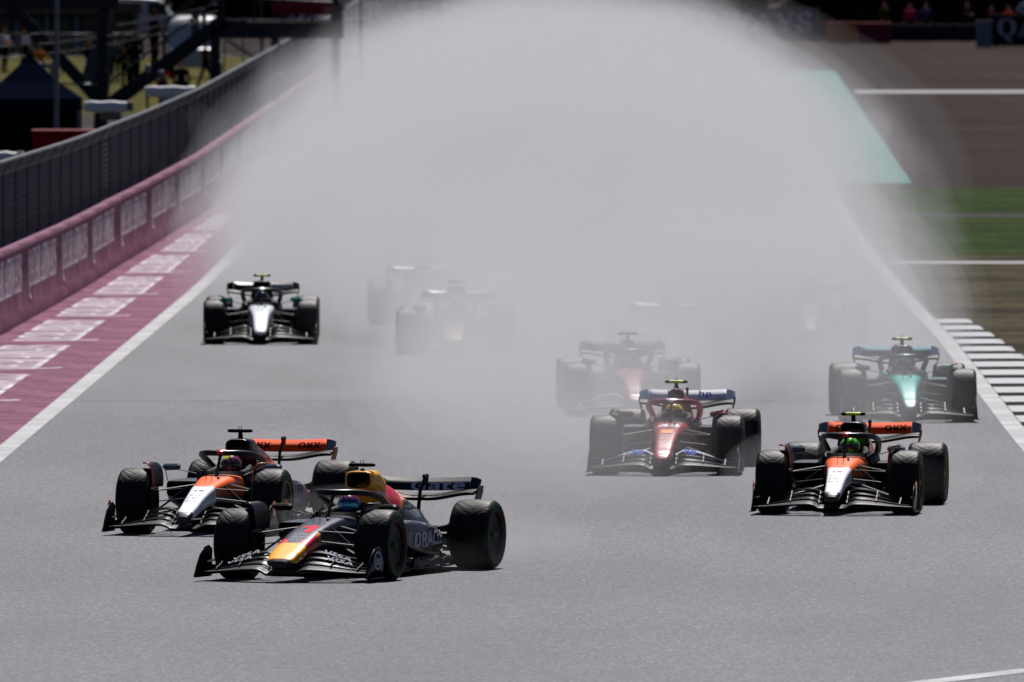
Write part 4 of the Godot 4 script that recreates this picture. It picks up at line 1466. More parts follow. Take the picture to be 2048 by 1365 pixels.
# ---------------------------------------------------------------- people standing about
# pose: 0 arms down, 1 hands on hips, 2 hand raised to the face, 3 walking, 4 arms folded
func person(label: String, at: Vector3, turn: float, shirt: String, trousers: String, hair: String, pose := 0, tall := 1.76, grp := "", cap := "") -> Node3D:
	var t := thing("person", label, "person", at, turn, grp)
	var sk := lin("b98a6c")
	var sh := lin(shirt)
	var tr := lin(trousers)
	var shoe := lin("1c1a1a")
	var b := []
	b.append([Vector3(-0.1, 0.97, 0), Vector3(0.1, 0.97, 0), 0.115, 0.115, tr])
	b.append([Vector3(0, 1.05, 0), Vector3(0, 1.3, 0.005), 0.125, 0.135, sh])
	b.append([Vector3(-0.1, 1.33, 0), Vector3(0.1, 1.33, 0), 0.115, 0.115, sh])
	b.append([Vector3(0, 1.42, 0), Vector3(0, 1.52, 0.01), 0.058, 0.055, sk])
	b.append([Vector3(0, 1.585, 0.02), Vector3(0, 1.66, 0.01), 0.078, 0.092, sk])
	b.append([Vector3(0, 1.57, 0.09), Vector3(0, 1.615, 0.105), 0.014, 0.011, sk])
	var hands := []
	for q in [-1.0, 1.0]:
		var st := 0.0
		if pose == 3:
			st = 0.16 * q
		b.append([Vector3(0.095 * q, 0.93, 0), Vector3(0.105 * q, 0.51, 0.03 + st), 0.088, 0.062, tr])
		b.append([Vector3(0.105 * q, 0.51, 0.03 + st), Vector3(0.11 * q, 0.1, st * 1.7 - 0.02), 0.06, 0.045, tr])
		b.append([Vector3(0.11 * q, 0.045, st * 1.7 - 0.03), Vector3(0.125 * q, 0.035, st * 1.7 + 0.15), 0.045, 0.035, shoe])
		var s := Vector3(0.2 * q, 1.37, 0)
		var e := Vector3(0.27 * q, 1.1, -0.03)
		var h := Vector3(0.26 * q, 0.86, 0.06)
		if pose == 1:
			e = Vector3(0.38 * q, 1.15, -0.08)
			h = Vector3(0.19 * q, 1.02, 0.06)
		elif pose == 2 and q > 0:
			e = Vector3(0.3, 1.18, 0.14)
			h = Vector3(0.1, 1.44, 0.2)
		elif pose == 3:
			e = Vector3(0.26 * q, 1.12, -0.1 * q)
			h = Vector3(0.24 * q, 0.92, -0.16 * q + 0.1)
		elif pose == 4:
			e = Vector3(0.26 * q, 1.13, 0.06)
			h = Vector3(-0.08 * q, 1.17 + 0.02 * q, 0.2)
		b.append([s, e, 0.062, 0.048, sh])
		b.append([e, h, 0.042, 0.03, sk if shirt == "b4b4c0" else sh])
		hands.append([h, (h - e).normalized(), q])
	for x in hands:
		b.append([x[0], x[0] + x[1] * 0.07, 0.034, 0.036, sk])
	var mb := MB.new()
	nets(mb, b, 0.026, 0.035)
	mb.tint = sk
	for x in hands:
		var side := Vector3(0, 0, 1) if absf(x[1].z) < 0.8 else Vector3(0, 1, 0)
		for k in 4:
			var o: Vector3 = x[0] + x[1] * 0.08 + side * (-0.027 + 0.018 * k)
			var ln := 0.07 - 0.008 * absf(k - 1.3)
			mb.tube([o, o + x[1] * ln * 0.6, o + x[1] * ln * 0.95 - Vector3(0.015 * x[2], 0, 0)], [0.01, 0.009, 0.007], null, 5)
		var o2: Vector3 = x[0] + x[1] * 0.02 + side * 0.034
		mb.tube([o2, o2 + side * 0.022 + x[1] * 0.03, o2 + side * 0.024 + x[1] * 0.055], [0.012, 0.01, 0.008], null, 5)
	mb.tint = lin("15110f")
	for q in [-1.0, 1.0]:
		mb.tube([Vector3(0.034 * q, 1.635, 0.088), Vector3(0.034 * q, 1.635, 0.1)], 0.011, 0.007, 6)
		mb.tint = sk
		mb.tube([Vector3(0.088 * q, 1.6, 0.0), Vector3(0.094 * q, 1.65, -0.005)], [0.012, 0.016], 0.02, 6)
		mb.tint = lin("15110f")
	mb.tint = lin("8a5048")
	mb.tube([Vector3(-0.025, 1.553, 0.09), Vector3(0.0, 1.551, 0.097), Vector3(0.025, 1.553, 0.09)], 0.007, 0.005, 5)
	var body := obj("body", mb.mesh(), paint("cloth", Color(1, 1, 1), 0.9, 0, 0, true), t)
	body.scale = Vector3.ONE * tall / 1.76
	# hair or cap
	mb = MB.new()
	var rows := []
	for r in 9:
		var lat := lerpf(-0.25, PI / 2 - 0.02, r / 8.0)
		var row := PackedVector3Array()
		for k in 20:
			var a := TAU * k / 20.0
			var front := maxf(0.0, cos(a))
			var l := maxf(lat, lerpf(-0.45, 0.55, front)) if r < 8 else lat
			row.append(Vector3(sin(a) * cos(l) * 0.102, 1.645 + sin(l) * 0.125, 0.005 + cos(a) * cos(l) * 0.112))
		rows.append(row)
	mb.grid(rows, true, 3)
	if cap:
		mb.box(Vector3(0, 1.715, 0.14), Vector3(0.14, 0.012, 0.1), Basis(Vector3.RIGHT, 0.15), 0.005)
	var hm := obj("cap" if cap else "hair", mb.mesh(), paint("hair" + (cap if cap else hair), Color(cap if cap else hair), 0.85), t)
	hm.scale = body.scale
	return t

# ---------------------------------------------------------------- left: wall, debris fence, stairs, tents, people
func along(d: float, dx: float, y: float) -> Vector3:
	return Vector3(wall_x(d) + dx, gy(d) + y, -d)

func make_left_side() -> void:
	# concrete wall in painted panels
	var wm := ground_mat("wall_maroon", [[0.25, Color("684054")], [0.5, Color("72485c")], [0.75, Color("80546a")]], 0.03, 3.0, 0.65, [[0.35, Color(0.86, 0.84, 0.86)], [0.65, Color(1, 1, 1)]], 7.0)
	var cap := paint("wall_cap", Color("74495e"), 0.65)
	var lt := paint("wall_letter", Color("e0d8de"), 0.65)
	var wall := thing("trackside_wall", "maroon concrete wall with white lettering along the left of the track", "wall")
	var d := 168.0
	while d < 640.0:
		var d1 := d + 8.0
		var mb := MB.new()
		var rows := []
		for q in [[0.06, -0.05], [0.06, 0.2], [0.0, 0.3], [0.0, 1.36], [0.02, 1.38], [-0.28, 1.38], [-0.28, -0.05]]:
			rows.append(PackedVector3Array([along(d + 0.02, q[0], q[1]), along(d1 - 0.02, q[0], q[1])]))
		mb.grid(rows)
		obj("wall_block", mb.mesh(), wm, wall)
		mb = MB.new()
		mb.grid([PackedVector3Array([along(d, 0.03, 1.37), along(d1, 0.03, 1.37)]), PackedVector3Array([along(d, 0.03, 1.46), along(d1, 0.03, 1.46)]), PackedVector3Array([along(d, -0.3, 1.46), along(d1, -0.3, 1.46)]), PackedVector3Array([along(d, -0.3, 1.37), along(d1, -0.3, 1.37)])])
		obj("wall_coping", mb.mesh(), cap, wall)
		d = d1
	for k in 18:
		var d0 := 179.5 + 17.2 * k
		var mb := MB.new()
		text_mesh(mb, "QATAR AIRWAYS", func(u, v): return along(d0 + 13.8 * u, 0.008 if v > 0.02 else 0.03, 0.36 + 0.92 * v), "Droid Serif", true, 2)
		obj("wall_lettering", mb.mesh(), lt, wall)
	# debris fence on the wall
	var steel := paint("fence_steel", Color("26272b"), 0.7)
	var wire := paint("fence_wire", Color("55575c"), 0.6, 0.2)
	var bright := paint("galvanised", Color("6a6d70"), 0.6, 0.2)
	var fence := thing("debris_fence", "tall grey wire debris fence standing on the maroon wall", "fence")
	d = 167.6
	while d < 640.0:
		var mb := MB.new()
		mb.tube([along(d, -0.2, 1.4), along(d, -0.2, 2.8), along(d, -0.04, 3.06)], 0.03, null, 6)
		obj("fence_post", mb.mesh(), steel, fence)
		d += 5.7
	for q in [[-0.2, 1.56, 0.02, steel], [-0.2, 2.78, 0.018, steel], [-0.04, 3.05, 0.035, bright]]:
		var pts := []
		for k in 80:
			pts.append(along(167.6 + 6.0 * k, q[0], q[1]))
		var mb := MB.new()
		mb.tube(pts, q[2], null, 6)
		obj("fence_rail", mb.mesh(), q[3], fence)
	var mb := MB.new()
	for k in 11:
		var pts := []
		for j in 95:
			pts.append(along(167.6 + 5.0 * j, -0.2, 1.62 + 0.112 * k))
		mb.tube(pts, 0.008, null, 3, 0)
	d = 167.6
	while d < 560.0:
		mb.tube([along(d, -0.205, 1.5), along(d, -0.205, 2.78)], 0.011, null, 3, 0)
		mb.tube([along(d, -0.205, 2.78), along(d + 0.1, -0.04, 3.05)], 0.012, null, 3, 0)
		d += 0.13
	var mesh := obj("wire_netting", mb.mesh(), wire, fence)
	mesh.set_meta("kind", "stuff")
	# access road and grass behind the fence
	var yard := ground_mat("yard", [[0.3, Color("33322f")], [0.6, Color("413f3b")]], 0.03, 4.0, 0.9, [[0.3, Color(0.8, 0.8, 0.8)], [0.7, Color(1, 1, 1)]], 25.0)
	struct("service_yard_ground", sheet(150.0, 560.0, 66, func(q): return wall_x(q) - 60.0, func(q): return wall_x(q) - 0.2, 0.003, 2), yard, "grey service yard behind the debris fence")
	struct("infield_lawn_ground", sheet(560.0, 700.0, 30, func(_q): return -90.0, func(q): return wall_x(minf(q, 640.0)) - 1.5, 0.003, 4), ground_mat("sunny_grass", [[0.25, Color("3c3f12")], [0.5, Color("4c4718")], [0.75, Color("5c4e28")]], 0.03, 5.0, 0.9, [[0.3, Color(0.7, 0.75, 0.65)], [0.7, Color(1, 1, 1)]], 14.0), "sunlit yellowish grass behind the stairs")

	# steel stairs and platform of the footbridge
	var navy := paint("navy_steel", Color("0c0f1a"), 0.55, 0.1)
	var rail := paint("rail_grey", Color("5c5f66"), 0.45, 0.5)
	var pale := paint("rail_pale", Color("8c8e90"), 0.5, 0.3)
	var g := gy(500.0)
	var st := thing("footbridge", "dark steel footbridge with a long staircase behind the debris fence", "footbridge", Vector3(0, 0, -500.0))
	var lo := Vector3(-11.9, 2.26, 0)
	var hi := Vector3(-8.5, 4.78, 0)
	for z in [-0.9, 0.9]:
		mb = MB.new()
		mb.box((lo + hi) / 2 + Vector3(0, 0, z), Vector3(lo.distance_to(hi) + 0.3, 0.42, 0.14), Basis(Vector3(0, 0, 1), atan2(hi.y - lo.y, hi.x - lo.x)), 0.02)
		obj("stringer", mb.mesh(), navy, st)
		mb = MB.new()
		mb.box(Vector3(-6.75, 4.55, z), Vector3(3.6, 0.5, 0.14), Basis(), 0.02)
		obj("platform_beam", mb.mesh(), navy, st)
		for h in [0.55, 1.05]:
			mb = MB.new()
			mb.tube([lo + Vector3(0.1, h + 0.2, z), hi + Vector3(0, h + 0.2, z), Vector3(-5.0, 4.8 + h, z)], 0.03 if h < 1.0 else 0.04, null, 6)
			obj("handrail", mb.mesh(), navy if h > 1.0 else rail, st)
		for k in 9:
			var p := lo.lerp(hi, k / 8.0) if k < 5 else Vector3(-8.4 + 0.85 * (k - 4), 4.75, 0)
			if k < 5:
				p = lo.lerp(hi, k / 4.0)
			mb = MB.new()
			mb.tube([p + Vector3(0, 0.1, z), p + Vector3(0, 1.25 if k < 5 else 1.06, z)], 0.03, null, 6)
			obj("baluster", mb.mesh(), navy, st)
	for k in 15:
		mb = MB.new()
		mb.box(lo.lerp(hi, (k + 0.5) / 15.0) + Vector3(0, 0.1, 0), Vector3(0.28, 0.04, 1.7))
		obj("stair_tread", mb.mesh(), navy, st)
	mb = MB.new()
	mb.box(Vector3(-6.75, 4.83, 0), Vector3(3.6, 0.05, 1.8))
	obj("deck", mb.mesh(), navy, st)
	for q in [[-12.0, 6.3, 0.3], [-8.7, 4.6, 0.26], [-6.95, 4.4, 0.22], [-5.15, 6.3, 0.2]]:
		for z in [-0.85, 0.85]:
			mb = MB.new()
			mb.box(Vector3(q[0], (q[1] + g) / 2, z), Vector3(q[2], q[1] - g, 0.24), Basis(Vector3(0, 0, 1), -0.05 if q[0] < -11.5 else 0.0), 0.02)
			obj("column", mb.mesh(), navy, st)
	mb = MB.new()
	mb.box(Vector3(-13.45, 3.95, 0.9), Vector3(4.1, 0.36, 0.2), Basis(Vector3(0, 0, 1), -0.82), 0.02)
	obj("diagonal_brace", mb.mesh(), navy, st)
	mb = MB.new()
	mb.box(Vector3(-13.8, 5.35, 0.9), Vector3(4.6, 0.34, 0.24), Basis(), 0.02)
	obj("top_beam", mb.mesh(), navy, st)
	for h in [3.05, 2.35]:
		mb = MB.new()
		mb.tube([Vector3(-15.6, h, 1.1), Vector3(-12.1, h - 0.1, 1.1)], 0.035, null, 6)
		obj("guard_rail", mb.mesh(), rail, st)
	mb = MB.new()
	mb.tube([Vector3(-8.4, 4.25, -1.2), Vector3(-6.85, 3.25, -1.2), Vector3(-6.7, 3.2, -1.2)], 0.05, null, 6)
	mb.tube([Vector3(-8.4, 4.35, -1.2), Vector3(-6.85, 3.35, -1.2)], 0.02, null, 6)
	obj("lower_handrail", mb.mesh(), pale, st)
	for x in [-8.45, -7.9, -7.3]:
		mb = MB.new()
		mb.tube([Vector3(x, g, -1.2), Vector3(x, 4.3, -1.2)], 0.025, null, 5)
		obj("lower_baluster", mb.mesh(), rail, st)
	mb = MB.new()
	mb.box(Vector3(-6.1, 5.3, -0.75), Vector3(1.9, 0.62, 0.05), Basis(), 0.01)
	obj("red_banner", mb.mesh(), paint("banner_red", Color("7a2028"), 0.7), st)
	# scaffold tower at the end of the platform
	var sc := thing("scaffold_tower", "dark tube scaffold tower behind the end of the footbridge platform", "scaffold", Vector3(-6.2, gy(530.0), -530.0))
	for x in [-1.6, -0.5, 0.6, 1.5]:
		for z in [-0.6, 0.6]:
			mb = MB.new()
			mb.tube([Vector3(x, 0, z), Vector3(x, 5.4, z)], 0.035, null, 6)
			obj("upright", mb.mesh(), navy, sc)
	for h in [1.2, 2.4, 3.4, 4.4, 5.2]:
		for z in [-0.6, 0.6]:
			mb = MB.new()
			mb.tube([Vector3(-1.8, h, z), Vector3(1.7, h, z)], 0.03, null, 6)
			obj("ledger", mb.mesh(), navy, sc)
	for q in [[-1.6, 1.2, -0.5, 2.4], [-0.5, 2.4, 0.6, 3.4], [0.6, 3.4, 1.5, 4.4], [-1.6, 4.4, -0.5, 3.4]]:
		mb = MB.new()
		mb.tube([Vector3(q[0], q[1], 0.66), Vector3(q[2], q[3], 0.66)], 0.03, null, 6)
		obj("brace", mb.mesh(), navy, sc)
	# thin cables and poles of the yard
	for q in [[-12.55, 452.0, 3.0, "beside the footbridge column"], [-9.75, 455.0, 2.9, "between the two white cameras"], [-9.45, 458.0, 2.7, "just left of the large white camera"], [-13.3, 430.0, 2.4, "at the corner of the tent"]]:
		var po := thing("cable_pole", "thin dark pole with a small box on top " + q[3], "pole", Vector3(q[0], gy(q[1]), -q[1]), 0, "thin poles in the yard")
		mb = MB.new()
		mb.tube([Vector3(0, 0, 0), Vector3(0.03, q[2], 0)], 0.035, 0.035, 6)
		obj("pole", mb.mesh(), navy, po)
		mb = MB.new()
		mb.box(Vector3(0.03, q[2] + 0.1, 0), Vector3(0.16, 0.24, 0.14), Basis(), 0.03)
		obj("junction_box", mb.mesh(), rail, po)
	for k in 3:
		mb = MB.new()
		var pts := []
		for j in 13:
			var u := j / 12.0
			pts.append(Vector3(lerpf(-16.0, -8.6, u), lerpf(3.7 + 0.35 * k, 4.9 + 0.2 * k, u) - 1.1 * u * (1.0 - u), 1.3))
		mb.tube(pts, 0.018, null, 5)
		obj("cable", mb.mesh(), navy, st)
	# people on the stairs and the platform
	var grp := "people on the steel footbridge"
	person("person in black standing lower on the footbridge stairs, back half turned", Vector3(-11.06, 2.95, -500.0), 150, "10121c", "0d0e14", "2a1d14", 0, 1.72, grp)
	person("person in dark jacket just above another on the footbridge stairs", Vector3(-10.5, 3.36, -500.2), 120, "16131a", "101018", "3a2416", 4, 1.78, grp)
	person("person in black standing high on the footbridge stairs under the platform", Vector3(-9.13, 4.38, -499.8), 170, "0c0c10", "0c0d12", "1a1410", 1, 1.76, grp)
	person("person in navy at the left end of the footbridge platform", Vector3(-8.25, 4.86, -500.0), 200, "121626", "101220", "20160f", 0, 1.75, grp)
	person("person in dark coat beside the red banner on the footbridge", Vector3(-7.85, 4.86, -499.7), 20, "17171f", "14141a", "20160f", 4, 1.7, grp)
	# tall grey banner behind the stairs
	var fl := thing("feather_banner", "tall pale grey feather banner on a pole beside the footbridge column", "banner", Vector3(-12.9, gy(530.0), -530.0))
	mb = MB.new()
	mb.plate(PackedVector2Array([Vector2(0.0, 0.4), Vector2(-0.5, 1.6), Vector2(-0.2, 2.6), Vector2(0.25, 3.9), Vector2(0.45, 4.15), Vector2(0.5, 3.7), Vector2(0.45, 1.8), Vector2(0.3, 0.5)]), 0.03)
	obj("banner_cloth", mb.mesh(), paint("banner_grey", Color("3a3d46"), 0.9), fl)
	mb = MB.new()
	mb.tube([Vector3(0.15, 0, -0.03), Vector3(0.4, 2.4, -0.03), Vector3(0.52, 4.1, -0.03)], 0.025, null, 6)
	obj("banner_pole", mb.mesh(), rail, fl)
	# navy tent
	var tent := thing("tent", "dark navy pop-up tent with peaked roof behind the fence", "tent", Vector3(-11.45, gy(405.0), -405.0))
	var tm := paint("tent_navy", Color("0b1020"), 1.0)
	mb = MB.new()
	var rows := []
	for q in [[0.0, 4.1], [0.25, 3.85], [0.8, 3.42], [1.35, 3.1], [1.5, 3.02], [1.5, 2.75]]:
		var row := PackedVector3Array()
		for k in 4:
			var a := PI / 4 + PI / 2 * k
			row.append(Vector3(cos(a) * q[0] * 1.15, q[1], sin(a) * q[0] * 1.15))
		rows.append(row)
	mb.flat_grid(rows)
	obj("tent_roof", mb.mesh(), tm, tent)
	for q in [[-1.15, 0.0, 0.02, 2.3], [1.15, 0.0, 0.02, 2.3], [0.0, -1.15, 2.3, 0.02]]:
		mb = MB.new()
		mb.box(Vector3(q[0], 1.4, q[1]), Vector3(q[2], 2.75, q[3]))
		obj("tent_side", mb.mesh(), tm, tent)
	for k in 4:
		mb = MB.new()
		mb.box(Vector3(1.18 * (1 if k % 2 else -1), 1.45, 1.18 * (1 if k < 2 else -1)), Vector3(0.05, 2.9, 0.05))
		obj("tent_leg", mb.mesh(), rail, tent)
	# lamp post
	var post := thing("lamp_post", "thin grey lamp post with a white twin head in front of the tent", "lamp post", Vector3(-10.7, gy(400.0), -400.0))
	mb = MB.new()
	mb.tube([Vector3(0, 0, 0), Vector3(0.02, 3.0, 0), Vector3(0.03, 5.65, 0)], [0.075, 0.06, 0.05], null, 10)
	obj("pole", mb.mesh(), rail, post)
	for s in [-1.0, 1.0]:
		mb = MB.new()
		mb.box(Vector3(0.03 + 0.13 * s, 5.72, 0), Vector3(0.22, 0.13, 0.3), Basis(Vector3(0, 0, 1), 0.25 * s), 0.03)
		obj("lamp_head", mb.mesh(), pale, post)
	# red case, small bits on the fence
	var red := thing("equipment_cabinet", "red equipment cabinet behind the fence below the tent", "cabinet", Vector3(-10.35, gy(392.0), -392.0))
	mb = MB.new()
	mb.box(Vector3(0.05, 1.22, 0), Vector3(1.42, 2.44, 0.9), Basis(), 0.05)
	obj("cabinet_body", mb.mesh(), paint("cabinet_red", Color("7c0e16"), 0.6), red)
	mb = MB.new()
	mb.box(Vector3(0.05, 2.47, 0), Vector3(1.48, 0.07, 0.95), Basis(), 0.02)
	obj("cabinet_lid", mb.mesh(), paint("lid_red", Color("8e121a"), 0.55), red)
	var white := paint("case_white", Color("b8babe"), 0.55)
	var beige := paint("case_beige", Color("6a6254"), 0.75)
	for q in [[-10.1, 3.0, 424.0, 1.05, "small"], [-9.02, 3.2, 446.0, 1.15, "large"], [-11.15, 2.35, 372.0, 0.7, "low"]]:
		var c := thing("track_camera", "%s white covered camera on a stand, %s" % [q[4], {"small": "right of the red cabinet", "large": "below the footbridge stairs", "low": "at the left edge of the picture"}[q[4]]], "camera", Vector3(q[0], gy(q[2]), -q[2]), 0, "white covered cameras behind the fence")
		mb = MB.new()
		rows = []
		for k in 7:
			var u := k / 6.0
			var fall := 0.84 if k == 0 or k == 6 else 1.0
			var row := PackedVector3Array()
			for j in 20:
				var a := TAU * j / 20.0
				var pt := sec_point([0.0, 0.0, 0.0, 0.22 * fall, 0.12 * fall, 0.17 * fall, 5.0], a)
				row.append(Vector3(q[3] * (u - 0.5), q[1] - gy(q[2]) + pt.y + 0.012 * sin(k * 2.1), pt.x))
			rows.append(row)
		mb.grid(rows, true, 3)
		obj("cover", mb.mesh(), white, c)
		mb = MB.new()
		mb.box(Vector3(0.12 * q[3], q[1] - gy(q[2]) - 0.24, 0), Vector3(0.5 * q[3], 0.24, 0.3), Basis(), 0.04)
		obj("camera_body", mb.mesh(), beige if q[4] != "large" else paint("case_grey", Color("8b93a4"), 0.6), c)
		mb = MB.new()
		mb.tube([Vector3(0.5 * q[3], q[1] - gy(q[2]), 0), Vector3(0.5 * q[3] + 0.16, q[1] - gy(q[2]), 0)], 0.13, null, 14)
		obj("lens_hood", mb.mesh(), beige if q[4] != "large" else white, c)
		for k in 3:
			mb = MB.new()
			var a := TAU * k / 3.0
			mb.tube([Vector3(0, q[1] - gy(q[2]) - 0.3, 0), Vector3(0.4 * cos(a), 0, 0.4 * sin(a))], 0.03, null, 6)
			obj("leg", mb.mesh(), steel, c)
	# people further back
	grp = "people on the grass beyond the footbridge"
	person("person in white shirt with dark bag at the left edge of the grass", Vector3(-19.5, gy(655.0), -655.0), 60, "b4b4c0", "14141a", "3a2a1c", 4, 1.76, grp)
	person("person in white shirt with orange cap walking on the grass", Vector3(-18.55, gy(650.0), -650.0), 100, "b4b4c0", "101014", "6a4a2c", 3, 1.8, grp, "a86a3c")
	person("person in orange top bending beside the tent peak", Vector3(-17.0, gy(615.0), -615.0), 20, "a85a1c", "2a2a30", "20180f", 2, 1.6, grp)
	person("person in pale grey overalls standing behind the lamp post", Vector3(-15.6, gy(580.0) + 0.0, -580.0), 10, "6e7276", "7c7f82", "2a2018", 1, 1.74, grp)
	person("person in red top behind the large covered camera", Vector3(-11.6, gy(566.0), -566.0), 40, "a01c1c", "1c1c24", "5a3020", 2, 1.72, grp)
	person("person in black top with reddish hair behind the large covered camera", Vector3(-10.9, gy(562.0), -562.0), -20, "12131c", "14141a", "6a3424", 0, 1.8, grp)
	person("person in dark green jacket far behind the stairs, left of the white box van", Vector3(-13.6, gy(600.0), -600.0), 30, "16241c", "121418", "20180f", 4, 1.75, grp)
	person("person in brown coat walking behind the right end of the stairs", Vector3(-11.0, gy(612.0), -612.0), 80, "3a2418", "14141a", "1c140e", 3, 1.78, grp)
	person("person in grey top between the column and the stairs", Vector3(-14.6, gy(628.0), -628.0), -30, "3c3f46", "181a20", "2a2018", 1, 1.7, grp)
	person("person in black crouching low behind the feather banner", Vector3(-15.9, gy(640.0), -640.0), 60, "101116", "101116", "1c140e", 2, 1.5, grp)
	# crowd barriers on the grass
	for k in 6:
		var x := -19.5 + 1.7 * k
		var cb := thing("crowd_barrier", "grey steel crowd barrier on the grass, %s of the row" % ["first from the left", "second from the left", "third from the left", "third from the right", "second from the right", "last on the right"][k], "barrier", Vector3(x, gy(690.0), -690.0), 3, "steel crowd barriers on the grass")
		mb = MB.new()
		mb.tube([Vector3(-0.8, 0.15, 0), Vector3(-0.8, 1.05, 0), Vector3(0.8, 1.05, 0), Vector3(0.8, 0.15, 0), Vector3(-0.8, 0.15, 0)], 0.025, null, 6)
		obj("frame", mb.mesh(), pale, cb)
		for j in 9:
			mb = MB.new()
			mb.tube([Vector3(-0.64 + 0.16 * j, 0.15, 0), Vector3(-0.64 + 0.16 * j, 1.05, 0)], 0.012, null, 5)
			obj("bar", mb.mesh(), pale, cb)
		for e in [-0.6, 0.6]:
			mb = MB.new()
			mb.box(Vector3(e, 0.03, 0), Vector3(0.06, 0.06, 0.5))
			obj("foot", mb.mesh(), rail, cb)
	# low pavilion with dark bays, and vans
	var pav := thing("pavilion", "long low grey pavilion with dark bays behind the grass", "building", Vector3(-21.0, gy(704.0), -704.0))
	mb = MB.new()
	mb.box(Vector3(0, 0.85, -2.0), Vector3(11.0, 1.7, 4.0))
	obj("wall", mb.mesh(), paint("pav_wall", Color("2a2f37"), 0.8), pav)
	mb = MB.new()
	mb.box(Vector3(0, 1.95, -1.8), Vector3(11.4, 0.5, 4.6), Basis(), 0.03)
	obj("roof", mb.mesh(), paint("pav_roof", Color("4a463e"), 0.85), pav)
	for k in 9:
		mb = MB.new()
		mb.box(Vector3(-4.9 + 1.22 * k, 0.85, 0.02), Vector3(0.72, 1.4, 0.06))
		obj("window", mb.mesh(), paint("pav_glass", Color("12161e"), 0.15), pav)
		mb = MB.new()
		mb.box(Vector3(-4.29 + 1.22 * k, 0.85, 0.06), Vector3(0.16, 1.7, 0.12))
		obj("column", mb.mesh(), paint("pav_col", Color("5a6470"), 0.6), pav)
	for q in [[-21.4, 735.0, "left"], [-18.5, 737.0, "middle"], [-15.5, 739.0, "right"], [-11.9, 640.0, "lone"]]:
		var v := thing("van", {"left": "white van roof showing above the pavilion, nearest the lamp post's left", "middle": "white van behind the pavilion, right of the lamp post", "right": "white van behind the grey feather banner", "lone": "white box van standing behind the footbridge stairs"}[q[2]], "van", Vector3(q[0], gy(q[1]), -q[1]), 0 if q[2] == "lone" else 90, "white vans parked behind the fence")
		var tall := 2.35 if q[2] == "lone" else 2.1
		mb = MB.new()
		loft(mb, [[1.2, 0, 0.85, 0.9, 0.25, 0.45, 5.0], [0.7, 0, 0.9, 0.95, 0.5, 0.5, 5.0], [0.3, 0, 1.1, 0.97, tall - 1.2, 0.7, 6.0], [-2.2, 0, 1.1, 0.97, tall - 1.1, 0.7, 6.0], [-2.3, 0, 1.1, 0.9, tall - 1.2, 0.6, 6.0]], 14, 28)
		obj("body", mb.mesh(), paint("van_white", Color("8f9296"), 0.4), v)
		for s in [-1.0, 1.0]:
			mb = MB.new()
			mb.box(Vector3(0.965 * s, 1.55, 0.15), Vector3(0.03, 0.5, 0.8), Basis(), 0.01)
			obj("window", mb.mesh(), paint("van_glass", Color("10131a"), 0.1), v)
			for z in [0.75, -1.6]:
				mb = MB.new()
				mb.tube([Vector3(0.8 * s, 0.34, z), Vector3(1.0 * s, 0.34, z)], 0.34, 0.34, 20)
				obj("wheel", mb.mesh(), mats["black"], v)

func make_tree(at: Vector3, kind: int, size: float, turn: float, label: String) -> void:
	var t := thing("tree", label, "tree", at, turn, "dark trees standing behind the far barrier")
	t.scale = Vector3.ONE * size
	var bark := paint("bark", Color("3a3028"), 0.95)
	obj("trunk", shared("trunk%d" % kind, func(m):
		m.tube([Vector3(0, 0, 0), Vector3(0.1, 1.5, 0.05), Vector3(-0.05, 3.5, 0), Vector3(0.1, 6.0, 0.1)], [0.28, 0.22, 0.16, 0.06], null, 9)
		for k in 6:
			var a := TAU * k / 6.0 + kind
			m.tube([Vector3(0, 1.6 + 0.5 * k, 0), Vector3(cos(a) * 0.9, 2.4 + 0.5 * k, sin(a) * 0.9), Vector3(cos(a) * 1.7, 3.2 + 0.45 * k, sin(a) * 1.7)], [0.1, 0.06, 0.02], null, 6)), bark, t)
	obj("crown", shared("crown%d" % kind, func(m):
		var rng := RandomNumberGenerator.new()
		rng.seed = 40 + kind
		for c in 58:
			var a := rng.randf() * TAU
			var h := rng.randf_range(0.7, 6.4)
			var rad := rng.randf_range(0.4, 2.7) * sqrt(maxf(0.1, 1.0 - pow((h - 3.6) / 3.4, 2.0)))
			var mid := Vector3(cos(a) * rad, h, sin(a) * rad)
			var tone := rng.randf_range(0.6, 1.3)
			for k in 60:
				var dir := Vector3(rng.randfn(), rng.randfn(), rng.randfn()).normalized()
				var p := mid + dir * rng.randf_range(0.2, 0.65)
				var u := Vector3(rng.randfn(), rng.randfn(), rng.randfn()).normalized()
				var w := u.cross(dir).normalized() * rng.randf_range(0.1, 0.18)
				u = u * rng.randf_range(0.13, 0.24)
				m.tint = Color(0.02, 0.035, 0.014) * tone
				var f: int = m.v.size()
				for q in [p - u, p + w, p + u, p - w]:
					m.vert(q, null, Vector2.ZERO, -1)
				m.i.append_array([f, f + 1, f + 2, f, f + 2, f + 3])), paint("leaves", Color(1, 1, 1), 0.8, 0, 0, true), t)

